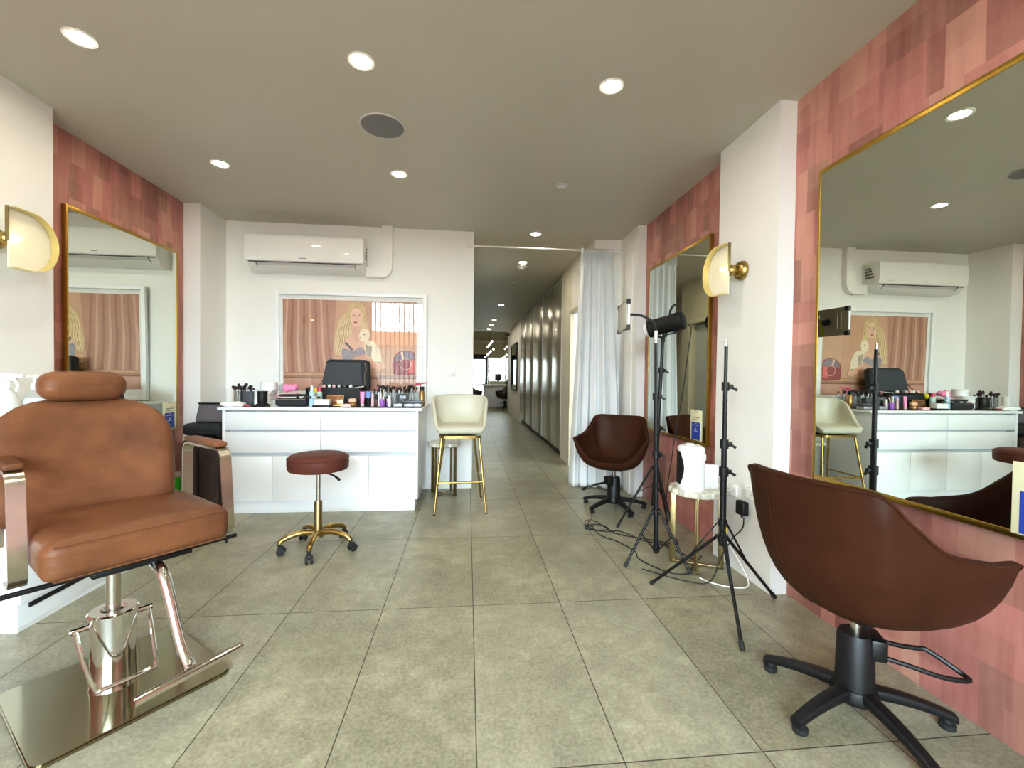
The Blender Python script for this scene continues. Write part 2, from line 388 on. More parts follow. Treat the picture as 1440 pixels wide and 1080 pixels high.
box_struct('trim_4', (-3.3, 18.93, 2.70), (2.3, 19.0, 2.76), WHITE)
box_struct('trim_5', (-3.3, 14.80, CZ-.012), (2.3, 14.90, CZ+.03), WHITE)
# far door and window
d = MB()
for x in (.09, .80): d.box((x, 19.0, 1.07), (.11, .08, 2.14), .004)
d.box((.445, 19.0, 2.04), (.82, .08, .22), .004); d.box((.445, 19.0, .18), (.62, .06, .36), .004); d.box((.445, 19.0, .86), (.62, .05, .05), .004)
dr = struct(d.build('door_1', BLACK)); MB().box((.445, 19.01, 1.05), (.62, .01, 1.9)).build('pane', TINT, dr); MB().box((.70, 18.94, 1.25), (.16, .03, .03), .006).build('handle', STEEL, dr)
w = MB()
for x in (.92, 1.19, 1.36, 1.62, 1.98): w.box((x, 19.0, 1.525), (.035, .06, 1.01), .003)
for z in (1.04, 2.01): w.box((1.45, 19.0, z), (1.1, .06, .035), .003)
wn = struct(w.build('window_2', WHITE)); MB().box((1.45, 19.02, 1.525), (1.06, .008, .98)).build('pane', TINT, wn)
# shopfront behind the photographer: daylight comes in here
wall_holes('wall_front', -2.8, 2.0, YF, .12, 0, CZ, [(-2.53, .85, .12, 2.70)], WHITE)
w = MB()
for x in (-2.53, -.95, .85): w.box((x, YF, 1.41), (.05, .1, 2.58), .004)
for z in (.14, 2.685): w.box((-.84, YF, z), (3.38, .1, .05), .004)
for i in range(1, 13): w.box((-2.53+i*.122, YF-.02, 1.41), (.026, .03, 2.5), .003)
wn = struct(w.build('window_1', mat('grey_window_frame', (150, 140, 138), .5))); MB().box((-.84, YF-.04, 1.41), (3.34, .008, 2.52)).build('pane', PANE, wn)
struct(MB().box((-.4, -12.5, -.12), (30, 23.0, .1)).build('pavement_front', PAVE)); struct(MB().box((0, 26, -.12), (30, 13.6, .1)).build('pavement_far', PAVE))
hs = MB().box((0, -20.5, .8), (24, 4, 1.8)).build('shop_building', RENDER, loc=(0, -20.5, -.1))
tag(hs, 'low rendered building with a terracotta roof across the street', 'building')
MB().prism([(-2.4, 0), (2.4, 0), (0, .9)], 24.6, Matrix.Translation((-12.3, 0, 1.8)) @ Matrix(((0, 0, 1, 0), (1, 0, 0, 0), (0, 1, 0, 0), (0, 0, 0, 1)))).build('roof', TERRA, hs)
pl = bpy.data.lights.new('daylight_portal', 'AREA'); pl.shape = 'RECTANGLE'; pl.size = 3.38; pl.size_y = 2.58; pl.cycles.is_portal = True
po = bpy.data.objects.new('daylight_portal', pl); COL.objects.link(po); po.location = (-.84, YF-.07, 1.41); po.rotation_euler = (R(90), 0, 0)
# ================================================================== CEILING FITTINGS
def downlight(x, y, label, lamp=LAMP, r=.047):
    t = thing('downlight', label, 'ceiling light', (x, y, CZ), 0, 'recessed ceiling downlights')
    MB().lathe([(r, -.004), (r+.014, -.006), (r+.018, -.003), (r+.018, 0.), (r, 0.), (r, -.004)], 32, cap=False).build('trim_ring', WHITE, t)
    MB().lathe([(0, -.003), (r, -.003), (r, -.001), (0, -.001)], 28).build('lens', lamp, t)
DL = [(-1.79, 2.23, 'lit downlight above the tan barber chair, nearest the white pier with the brass sconce'),
      (-.534, 2.23, 'lit downlight on the ceiling between the camera and the round speaker grille'),
      (.736, 2.26, 'lit warm downlight on the ceiling ahead of the large mirror'),
      (-1.82, 3.43, 'lit downlight in front of the air conditioner'),
      (-.537, 3.43, 'lit downlight just behind the round speaker grille'),
      (.71, 4.67, 'lit downlight directly above the white curtain rod'),
      (.72, 5.85, 'first lit downlight in the passage, beside a round detector'),
      (.70, 9.39, 'lit downlight halfway along the passage ceiling'),
      (.70, 11.9, 'third last lit downlight towards the far end of the passage'),
      (.70, 13.06, 'second last lit downlight towards the far end of the passage'),
      (.68, 14.2, 'last lit downlight of the passage, next to the far bulkhead')]
for x, y, l in DL: downlight(x, y, l)
for x in (-1.79, -.534, .736): downlight(x, 1.03, 'lit downlight in the row over the front of the salon, reflected by the large mirror')
t = thing('ceiling_speaker', 'round grey speaker grille set flush in the salon ceiling', 'speaker', (-.538, 2.79, CZ))
MB().lathe([(0, -.005), (.128, -.005), (.128, 0), (0, 0)], 48).build('grille', mat('grey_grille', (118, 116, 116), .7, vary=.1, scale=200), t)
MB().lathe([(.128, -.005), (.137, -.006), (.139, -.002), (.139, 0), (.128, 0), (.128, -.005)], 48, cap=False).build('rim', GREYP, t)
def detector(x, y, r, label, h=.03):
    t = thing('smoke_detector', label, 'smoke detector', (x, y, CZ))
    MB().lathe([(0, -h), (r*.6, -h), (r*.85, -h*.6), (r, -h*.5), (r, 0), (0, 0)], 32).build('body', GREYP, t)
    MB().lathe([(r*.3, -h-.004), (r*.5, -h-.004), (r*.55, -h), (r*.3, -h), (r*.3, -h-.004)], 24, cap=False).build('vent_ring', WHITE, t)
detector(.733, 3.47, .052, 'small grey round detector on the salon ceiling ahead of the curtain', .012)
detector(.725, 6.05, .075, 'white dome smoke detector right beside the first passage downlight')
detector(.72, 7.06, .06, 'small white disc detector second along the passage ceiling', .012)
detector(.70, 8.2, .05, 'tiny pale disc between the passage detectors and the halfway downlight', .01)

# ================================================================== MIRRORS AND CARDS
def mirror(name, side, xw, y0, y1, label):
    """wall mirror in a slim brass frame; side is the way it looks (+1 = towards +x)"""
    z0, z1 = .70, 2.262; d = .030; c = (y0+y1)/2; t = thing('wall_mirror', label, 'mirror', (xw, c, z0), 0)
    b = MB(); w = .013; x = side*d/2; L = y1-y0; Hh = z1-z0
    for y in (-L/2+w/2, L/2-w/2): b.box((x, y, Hh/2), (d, w, Hh), .002)
    w2 = .024
    for z in (w2/2, Hh-w2/2): b.box((x, 0, z), (d, L-2*w, w2), .002)
    b.build('frame', BRASSF, t)
    MB().box((side*.022, 0, Hh/2), (.010, L-2*w+.002, Hh-2*w2+.002)).build('mirror_glass', MIRR, t)
    return t
mirror('m', -1, 1.790, .99, 2.066, 'large brass framed mirror on the pink wall behind the near styling chair')
mirror('m', -1, 1.776, 3.040, 4.118, 'brass framed mirror on the pink wall behind the photo lights')
mirror('m', 1, -2.571, 3.06, 4.13, 'brass framed mirror on the pink wall behind the tan barber chair')
def card(x, y, z, side, label, w=.165, h=.232):
    t = thing('payment_card', label, 'sign', (x, y, z), -side*R(0))
    s = side
    MB().box((s*.002, 0, h/2), (.003, w, h), .0008).build('card', CARD, t)
    MB().box((s*.0040, 0, h*.31), (.0012, w*.74, h*.58)).build('blue_panel', BLUE, t)
    for wd, hh, zz in ((.3, .010, .955), (.58, .026, .755), (.46, .026, .685)): MB().box((s*.0040, 0, h*zz), (.001, w*wd, h*hh)).build('heading_line', INK, t)
    for yy, wd, hh, zz in ((0, .18, .012, .56), (0, .52, .016, .50), (0, .10, .03, .39), (0, .14, .02, .345), (0, .30, .02, .31)): MB().box((s*.0049, s*yy*w, h*zz), (.0008, w*wd, h*hh)).build('panel_line', INKW, t)
card(1.7485, 3.187, .730, -1, 'cream and blue card stuck in the bottom corner of the mirror beyond the photo lights')
card(1.7625, 1.157, .716, -1, 'cream and blue card stuck on the large mirror above the near styling chair')
card(-2.5435, 4.02, .716, 1, 'cream and blue card on the mirror behind the tan barber chair')

# ================================================================== WALL SCONCES
def sconce(x, y, z, s, label):
    t = thing('wall_sconce', label, 'wall lamp', (x, y, z))
    M = Matrix(((0, 0, s), (0, 1, 0), (1, 0, 0)))
    MB().lathe([(0, 0), (.060, 0), (.060, .010), (.052, .030), (.030, .045), (0, .048)], 32, (0, 0, 0), M).build('wall_dome', BRASS, t)
    b = MB().ball((s*.075, 0, 0), .036, 14); b.cyl((s*.045, 0, 0), (s*.110, 0, 0), .013); b.cyl((s*.098, 0, 0), (s*.109, 0, 0), .022); b.build('arm', BRASS, t)
    # D shaped shade: flat half disc parallel to the wall, its curved rim turned towards the room
    hw, hh, x0 = .20, .152, .112
    O = [(-.035, hh), (.06, hh)]+[(.06+(hw-.06)*sin(R(a)), hh*cos(R(a))) for a in range(8, 173, 8)]+[(.06, -hh), (-.035, -hh)]
    b = MB(); b.strap([(s*(x0+.018), yy, zz) for yy, zz in O], (.040, 0, 0), .0035); b.build('shade_rim', BRASSG, t)
    MB().box((s*(x0+.002), -.040, .07), (.018, .004, .175), .001).build('shade_fin', BRASSD, t)
    Mx = Matrix(((0, 0, s, s*x0), (1, 0, 0, 0), (0, 1, 0, 0), (0, 0, 0, 1)))
    MB().prism([(p[0]*.985 if p[0] > 0 else p[0]+.002, p[1]*.985) for p in O], .004, Mx @ Matrix.Translation((0, 0, -.004))).build('shade_face', mat('opal_gold_face', (248, 240, 214), .45, vary=.02), t)
    MB().cyl((s*.112, -.006, 0), (s*.150, -.006, 0), .010, .007).build('bulb', BULB, t)
sconce(XR, 2.565, 1.875, -1, 'brass sconce with folded half round shade on the pier between the two pink recesses')
sconce(XL, 2.50, 1.875, 1, 'brass sconce with folded half round shade on the white pier behind the barber chair')

# ================================================================== BACK WALL: AIR CONDITIONER, PIPE COVER, POWER POINT, POSTER
t = thing('air_conditioner', 'white split air conditioner on the back wall above the poster', 'air conditioner', (-1.594, YB, 2.215))
x0, x1 = -.545, .545
def ac_section(scale=1.):
    return [(0, 0), (0, .345), (-.21, .345), (-.232, .332), (-.236, .30), (-.230, .088), (-.215, .070), (-.14, .012), (-.06, 0)]
Mp = Matrix(((0, 0, 1, x0), (1, 0, 0, 0), (0, 1, 0, 0), (0, 0, 0, 1)))
b = MB(); sec = [(0, .0), (0, .332), (-.195, .332), (-.205, .30), (-.205, .085), (-.135, .010), (-.06, 0)]; b.prism([(p[0], p[1]) for p in sec], x1-x0, Mp); b.build('casing', PLAST, t)
b = MB()
def acf(u, v):
    pr = spline([(-.10, .336), (-.205, .336), (-.228, .320), (-.234, .26), (-.232, .16), (-.222, .092), (-.21, .082)], 6); k = pr if False else [Vector((p[0], p[1], 0)) for p in [(q.x, q.y) for q in [Vector((a[0], a[1], 0)) for a in pr]]]
    i = min(len(k)-1, int(round(v*(len(k)-1)))); p = k[i]; e = .012*max(0, abs(u-.5)*2-.975)/.025
    return (x0-.012+u*(x1-x0+.024), p.x+e, p.y)
prof = spline([(-.10, .336, 0), (-.205, .336, 0), (-.228, .320, 0), (-.234, .26, 0), (-.232, .16, 0), (-.222, .092, 0), (-.208, .080, 0)], 6)
inn = [(-.20, .08), (-.10, .32)]
b.prism([(p.x, p.y) for p in prof]+inn, x1-x0+.024, Matrix.Translation((-.012, 0, 0)) @ Mp); b.build('front_panel', GLOSSW, t, ang=50)
b = MB(); b.box((0, -.163, .047), (.93, .008, .070), .002, rot=Matrix.Rotation(R(50), 3, 'X')); b.build('louvre', GREYP, t)
b = MB(); b.box((0, -.203, .074), (1.06, .008, .006)); b.box((0, -.137, .021), (.94, .006, .005)); b.box((-.467, -.17, .047), (.004, .006, .075), rot=Matrix.Rotation(R(50), 3, 'X')); b.box((.467, -.17, .047), (.004, .006, .075), rot=Matrix.Rotation(R(50), 3, 'X')); b.build('air_slot', BLACK, t)
b = MB()
for z in (.24, .205, .17): b.box((.5465, -.10, z), (.003, .13, .022), .001)
b.box((.5465, -.09, .27), (.003, .10, .02), .001); b.build('side_vent', mat('dark_grey_plastic', (110, 110, 108), .5), t)
for bx, bz, bw, bh in ((-.02, .112, .062, .009), (.42, .118, .062, .006)): MB().box((bx, -.2265, bz), (bw, .002, bh)).build('badge', mat('badge_grey', (140, 140, 142), .4), t)
MB().box((.42, -.2330, .165), (.014, .002, .006)).build('indicator', PAPER, t)
t = thing('pipe_cover', 'white L shaped pipe duct running from the air conditioner up to the ceiling', 'duct', (-.84, YB, 2.20))
path = [(-.21, -.035, .055), (-.06, -.035, .055)]+[(-.06+.06*sin(R(a)), -.035, .115-.06*cos(R(a))) for a in range(15, 91, 15)]+[(0, -.035, .25), (0, -.035, CZ-2.20)]
MB().strap(path, (0, .068, 0), .105).build('channel', PLAST, t)
b = MB(); b.box((0, -.036, .27), (.112, .074, .02), .003); b.build('joint_collar', PLAST, t); MB().ball((-.05, -.03, -.004), .006, 8).build('screw', STEEL, t)
def power_point(loc, rz, label, vertical=False):
    t = thing('power_point', label, 'power outlet', loc, rz); w, h = (.078, .118) if vertical else (.118, .078)
    MB().box((0, -.006, 0), (w, .012, h), .004).build('plate', PLAST, t)
    for sx in (-1, 1):
        b = MB()
        x, z = (0, sx*.028) if vertical else (sx*.03, .006)
        b.box((x-.009, -.0125, z-.004), (.003, .002, .010), rot=Matrix.Rotation(R(25), 3, 'Y')); b.box((x+.009, -.0125, z-.004), (.003, .002, .010), rot=Matrix.Rotation(R(-25), 3, 'Y')); b.box((x, -.0125, z-.016), (.003, .002, .009))
        b.build('socket', mat('slot_grey', (120, 120, 118), .6), t)
    for sx in (-1, 1):
        x, z = (.022, sx*.028) if vertical else (sx*.03, .027)
        MB().box((x, -.014, z), (.010, .006, .014), .002).build('rocker', WHITE, t)
    return t
power_point((-.168, YB, 1.254), 0, 'white double power point on the back wall above the cream bar stool', True)
power_point((XR, 2.627, .50), R(-90), 'white double power point on the pier behind the heater')
power_point((XR, 2.45, .525), R(-90), 'white double power point holding the black plug adapter')

# poster: frame, mount, print, glass; it leans very slightly off the wall at the top
t = thing('framed_poster', 'large white framed poster of a long haired blonde woman holding a pale dog', 'picture', (-1.186, YB-.003, .925))
t.rotation_euler.x = R(1.7)
fx0, fx1, fz1 = -.754, .754, 1.118
b = MB(); w = .038
for x in (fx0+w/2, fx1-w/2): b.box((x, -.018, fz1/2), (w, .036, fz1), .002)
for z in (w/2, fz1-w/2): b.box((0, -.018, z), (fx1-fx0-2*w, .036, w), .002)
b.build('frame', LAM, t)
MB().box((0, -.006, fz1/2), (1.44, .006, 1.05)).build('mount', PAPER, t)
MB().box((0, -.022, fz1/2), (1.436, .003, 1.046)).build('glass', GLASS, t)
PC = {}
def pm(rgb, v=.08, sc=9):
    k = (rgb, v); 
    if k not in PC: PC[k] = mat('print_%02x%02x%02x_%d' % (*rgb, int(v*100)), rgb, .6, vary=v, scale=sc)
    return PC[k]
prn = MB(); pmats = []
def ZX(zx, zy):           # poster measured on a 1440 wide enlargement
    px, py = 380+zx/6, 400+zy/6
    return (-1.87+(px-400)*.007144+1.186, 1.962-(py-422.5)*.00731-.925)
lay = [0]
def patch(pts, rgb, v=.08, sc=9, smooth=False, flat=True):
    m = pm(rgb, v, sc)
    if m not in pmats: pmats.append(m)
    P = [ZX(*p) for p in pts]
    if smooth: P = [(q.x, q.y) for q in spline([(x, z, 0) for x, z in P], 5, True)]
    lay[0] += 1; prn.m = pmats.index(m)
    prn.prism(P, .0004+.00012*lay[0], Matrix(((1, 0, 0, 0), (0, 0, -1, -.0091), (0, 1, 0, 0), (0, 0, 0, 1))))
def ell(cx, cy, rx, ry, a=0, n=20):
    return [(cx+rx*cos(2*pi*i/n)*cos(R(a))-ry*sin(2*pi*i/n)*sin(R(a)), cy+rx*cos(2*pi*i/n)*sin(R(a))+ry*sin(2*pi*i/n)*cos(R(a))) for i in range(n)]
patch([(120, 135), (1240, 135), (1240, 900), (120, 900)], (178, 128, 104), .10, 5)
patch([(560, 135), (1240, 135), (1240, 760), (520, 760)], (202, 156, 124), .08, 5)
for i in range(8):        # soft folds of a draped backdrop
    x = 470-i*46; patch([(x, 135), (x+17, 135), (x+26-i*2, 300), (x+34-i*5, 480), (x+60-i*7, 745), (x+38-i*7, 745), (x+12-i*5, 480), (x+8-i*2, 300)], (203, 160, 134) if i % 2 else (156, 106, 84), .07, 6)
patch([(120, 745), (1240, 735), (1240, 790), (120, 793)], (160, 112, 84), .1); patch([(120, 752), (1240, 742), (1240, 762), (120, 772)], (196, 150, 118), .06)
patch([(120, 793), (1240, 790), (1240, 900), (120, 900)], (192, 142, 120), .06); patch([(120, 788), (1240, 784), (1240, 792), (120, 796)], (104, 68, 52), .1)
patch([(668, 165), (740, 148), (800, 190), (815, 300), (835, 400), (820, 480), (700, 560), (610, 590), (548, 580), (545, 470), (562, 400), (585, 300), (640, 240)], (214, 186, 136), .16, 30, True)
for i in range(13):       # strands
    x = 556+i*10; h0 = 330-i*11; patch([(x+40, h0), (x+46, h0+6), (x+18, 400), (x+28, 470), (x+6, 585-i*5), (x-2, 582-i*5), (x+20, 470), (x+10, 400)], (184, 150, 100) if i % 2 else (230, 206, 160), .12, 30, True)
patch([(640, 470), (700, 420), (770, 420), (840, 470), (860, 600), (800, 650), (640, 640), (600, 590)], (224, 178, 148), .06, 9, True)
patch([(690, 330), (765, 330), (765, 440), (725, 500), (690, 440)], (218, 168, 138), .05)
patch(ell(727, 275, 52, 78), (233, 190, 160), .05); patch([(668, 170), (740, 150), (800, 195), (806, 300), (790, 330), (782, 240), (735, 200), (690, 215), (678, 300), (662, 330), (655, 230)], (206, 176, 124), .14, 30, True)
for ex in (706, 752): patch(ell(ex, 262, 11, 5), (70, 56, 60), .05); patch(ell(ex, 249, 14, 3), (140, 104, 74), .05)
patch([(727, 262), (733, 292), (722, 296)], (208, 156, 128), .05); patch(ell(720, 318, 17, 8), (186, 74, 82), .05)
patch([(610, 540), (700, 555), (760, 525), (800, 560), (800, 630), (700, 660), (620, 640)], (150, 146, 150), .4, 60, True)
patch([(640, 480), (700, 545), (690, 560), (630, 500)], (96, 92, 96), .3, 60)
patch(ell(795, 425, 44, 58, 12), (240, 222, 190), .06); patch(ell(772, 440, 18, 15), (246, 232, 206), .04); patch(ell(762, 446, 7, 6), (62, 46, 42), .05); patch(ell(795, 418, 6, 5), (66, 50, 44), .05)
patch([(800, 480), (880, 480), (930, 560), (940, 650), (900, 690), (830, 620), (800, 540)], (238, 222, 190), .08, 30, True); patch(ell(915, 657, 12, 11), (96, 78, 56), .05)
patch([(800, 500), (860, 520), (850, 610), (820, 600)], (174, 160, 140), .4, 60)
patch([(550, 625), (690, 640), (800, 590), (880, 640), (965, 680), (940, 712), (860, 700), (760, 660), (660, 700), (550, 690)], (228, 176, 146), .05, 9, True)
patch([(690, 620), (790, 585), (800, 612), (720, 650)], (214, 160, 128), .05)
for k in range(4): patch([(775+k*12, 600+k*4), (812+k*10, 622+k*10), (808+k*10, 632+k*10), (772+k*12, 612+k*4)], (222, 170, 140) if k % 2 else (200, 146, 118), .03)
patch([(1035, 640), (1060, 585), (1110, 553), (1190, 553), (1228, 590), (1228, 740), (1205, 758), (1060, 755), (1038, 730)], (142, 46, 52), .18, 14, True)
patch([(1062, 590), (1112, 556), (1190, 556), (1226, 592), (1226, 622), (1050, 634)], (132, 112, 122), .1, 14); patch([(1190, 625), (1228, 625), (1228, 735), (1170, 740)], (214, 92, 84), .08)
patch([(1105, 562), (1122, 556), (1136, 622), (1122, 626)], (232, 200, 168), .05)
def ringp(cx, cy, ro, ri, rgb):
    for i in range(20):
        a0, a1 = 2*pi*i/20, 2*pi*(i+1)/20
        patch([(cx+ro*cos(a0), cy+ro*sin(a0)), (cx+ro*cos(a1), cy+ro*sin(a1)), (cx+ri*cos(a1), cy+ri*sin(a1)), (cx+ri*cos(a0), cy+ri*sin(a0))], rgb, .04); lay[0] -= 1
ringp(1145, 665, 52, 46, (216, 164, 140)); lay[0] += 1
prn.build('print', pmats, t)

# ================================================================== DRESSER
t = thing('dresser', 'white dresser with drawers and cupboard doors, covered in makeup', 'dresser', (-1.2405, 4.28, 0))
wd = .81; yf = -.38; yb = .405
MB().box((0, .02, .055), (1.56, .72, .11), .002).build('plinth', LAM, t)
b = MB()
for x in (-.80, .80): b.box((x, .012, .50), (.024, .785, .78), .001)
b.box((0, .39, .5), (1.58, .02, .78)); b.box((0, .03, .5), (1.576, .66, .776)); b.build('carcass', LAM, t)
MB().box((0, .004, .9005), (1.69, .80, .025), .003).build('top', LAM, t)
def front(name, xa, xb, za, zb):
    MB().box(((xa+xb)/2, yf+.008, (za+zb)/2), (xb-xa, .018, zb-za), .0018).build(name, LAM, t)
for xa, xb in ((-.786, -.016), (-.012, .786)):
    front('drawer', xa, xb, .722, .872); front('drawer', xa, xb, .525, .700)
for xa, xb in ((-.786, -.412), (-.408, -.016), (-.012, .386), (.390, .786)): front('door', xa, xb, .112, .498)
TOPZ = .913
# ================================================================== BARBER CHAIR
t = thing('barber_chair', 'big tan leather barber chair with headrest on a polished steel base', 'chair', (-1.33, 1.79, 0), R(50))
SX = .065; SB = 0.; SA = .078
b = MB(); b.prism(rrect(.555, .550, .035), .010, Matrix.Translation((.013, -.008, .001)) @ Matrix.Rotation(R(1), 4, 'Z')); b.prism(rrect(.547, .542, .033), .006, Matrix.Translation((.013, -.008, .011)) @ Matrix.Rotation(R(1), 4, 'Z')); b.build('base_plate', PLATE, t)
b = MB(); b.lathe([(.072, .017), (.070, .03), (.068, .10), (.069, .25), (.075, .285), (.076, .297), (.070, .303), (.040, .303), (.034, .29), (0, .285)], 36); b.build('pump_column', CHROME, t)
MB().cyl((0, 0, .28), (0, 0, .49), .022).build('piston', STEEL, t)
b = MB()
for s in (-1, 1): b.cyl((s*.06, .0, .262), (s*.115, .0, .262), .010); b.ball((s*.115, 0, .262), .0115, 6)
pth = spline([(-.105, 0, .262), (-.10, -.06, .19), (-.085, -.15, .105), (-.06, -.165, .098), (.06, -.165, .098), (.085, -.15, .105), (.10, -.06, .19), (.105, 0, .262)], 5)
b.tube(pth, .0075, 8); b.build('pump_lever', CHROME, t)
b = MB(); b.box((SX-.0, .05, .483), (.30, .34, .022), .004); b.box((0, 0, .47), (.12, .14, .02), .004); b.cyl((-.62, -.02, .462), (.42, -.02, .462), .009, n=10); b.cyl((.38, -.02, .462), (.38, -.02, .44), .006); b.tube([(-.30, -.03, .475), (-.42, -.03, .44), (-.60, -.05, .40)], .009, 8); b.build('mechanism', BLKM, t)
# footrest
b = MB(); b.tube(spline([(.10, -.03, .475), (.10, -.12, .46), (.105, -.18, .42), (.12, -.27, .22), (.13, -.325, .140), (.13, -.352, .130)], 6), [.020]*31, 14); b.build('footrest_post', CHROME, t)
b = MB(); b.tube([(-.045, -.385, .130), (.30, -.343, .130)], .0155, 14); b.build('footrest_bar', CHROME, t)
# seat: thick box cushion, crowned, piped front edge
def seatdef(p):
    q = p.copy(); tx = 1-(p.x/.29)**2; ty = 1-(p.y/.26)**2
    if p.z > 0: q.z += .022*max(0, tx)*max(0, ty)-.010*(1 if p.y > .1 else 0)*0
    q.z += -.02*(p.y+.02)/.25*0
    return q
b = MB(); b.pad((.555, .53, .140), .042, 14, seatdef, (SX, .10, .570)); b.build('seat', BARBER, t)
b = MB(); b.tube([(SX-.252, -.163, .626), (SX+.252, -.163, .626)], .0032, 6); b.tube([(SX-.252, -.1645, .514), (SX+.252, -.1645, .514)], .0032, 6); b.build('seat_piping', BARBER, t)
# backrest with big round shoulders
def backdef(p):
    hx, hz, Rr = .285, .245, .19; q = p.copy()
    x, z = p.x, p.z
    if z > hz-Rr and abs(x) > hx-Rr:
        a = (abs(x)-(hx-Rr))/Rr; c = (z-(hz-Rr))/Rr; a2 = a*math.sqrt(max(0, 1-c*c/2)); c2 = c*math.sqrt(max(0, 1-a*a/2))
        q.x = math.copysign(hx-Rr+a2*Rr, x); q.z = hz-Rr+c2*Rr
    tz = (q.z+hz)/(2*hz); q.x *= 1.0+.05*sin(pi*tz)-.02
    if p.y < 0: q.y -= .018*max(0, 1-(p.x/.28)**2)*max(0, 1-((p.z+.03)/.26)**2)-.006*cos(q.z*26)*max(0, 1-(p.x/.3)**2)
    q.y += .05*(-(q.x/.29)**2)
    r = R(-13); y, z = q.y, q.z+hz; q.y = y*cos(r)-z*sin(r); q.z = y*sin(r)+z*cos(r)
    return q
b = MB(); b.pad((.57, .115, .49), .05, 14, backdef, (SB, .322, .600)); b.build('backrest', BARBER, t)
def headdef(p):
    q = p.copy(); q.z *= 1-.10*(p.x/.2)**2; q.x *= 1-.05*(p.z/.07)**2; return q
hp = Vector((SB, .405, 1.137))
b = MB(); b.pad((.278, .135, .126), .052, 12, headdef, hp); hd = b.build('headrest', BARBER, t)
b = MB(); b.tube([(SB-.085, hp.y+.066*sin(R(a)), hp.z+.0625*cos(R(a))) for a in range(0, 360, 20)], .003, 5, True); b.tube([(SB+.085, hp.y+.066*sin(R(a)), hp.z+.0625*cos(R(a))) for a in range(0, 360, 20)], .003, 5, True); b.build('seam', BARBER, hd)
MB().strap([(SB, .455, 1.00), (SB, .452, 1.10)], (.09, 0, 0), .012).build('headrest_post', STEEL, t)
for s in (-1, 1):
    ax = SA+s*.32
    b = MB(); pth = [(ax, .46, .50), (ax, .455, .76)]+arc((ax, .40, .795), .055, 0, 90, 5, 'yz')+[(ax, .1, .850)]+arc((ax, .085, .797), .053, 90, 165, 6, 'yz')+[(ax, .012, .62), (ax, .0, .50), (ax, .02, .475), (ax, .1, .470)]
    b.strap(pth, (.046, 0, 0), .011); am = b.build('arm_frame', STEEL, t, ang=50)
    b = MB(); b.pad((.058, .36, .030), .014, 8, None, (ax, .25, .869)); b.build('arm_pad', BARBER, am)

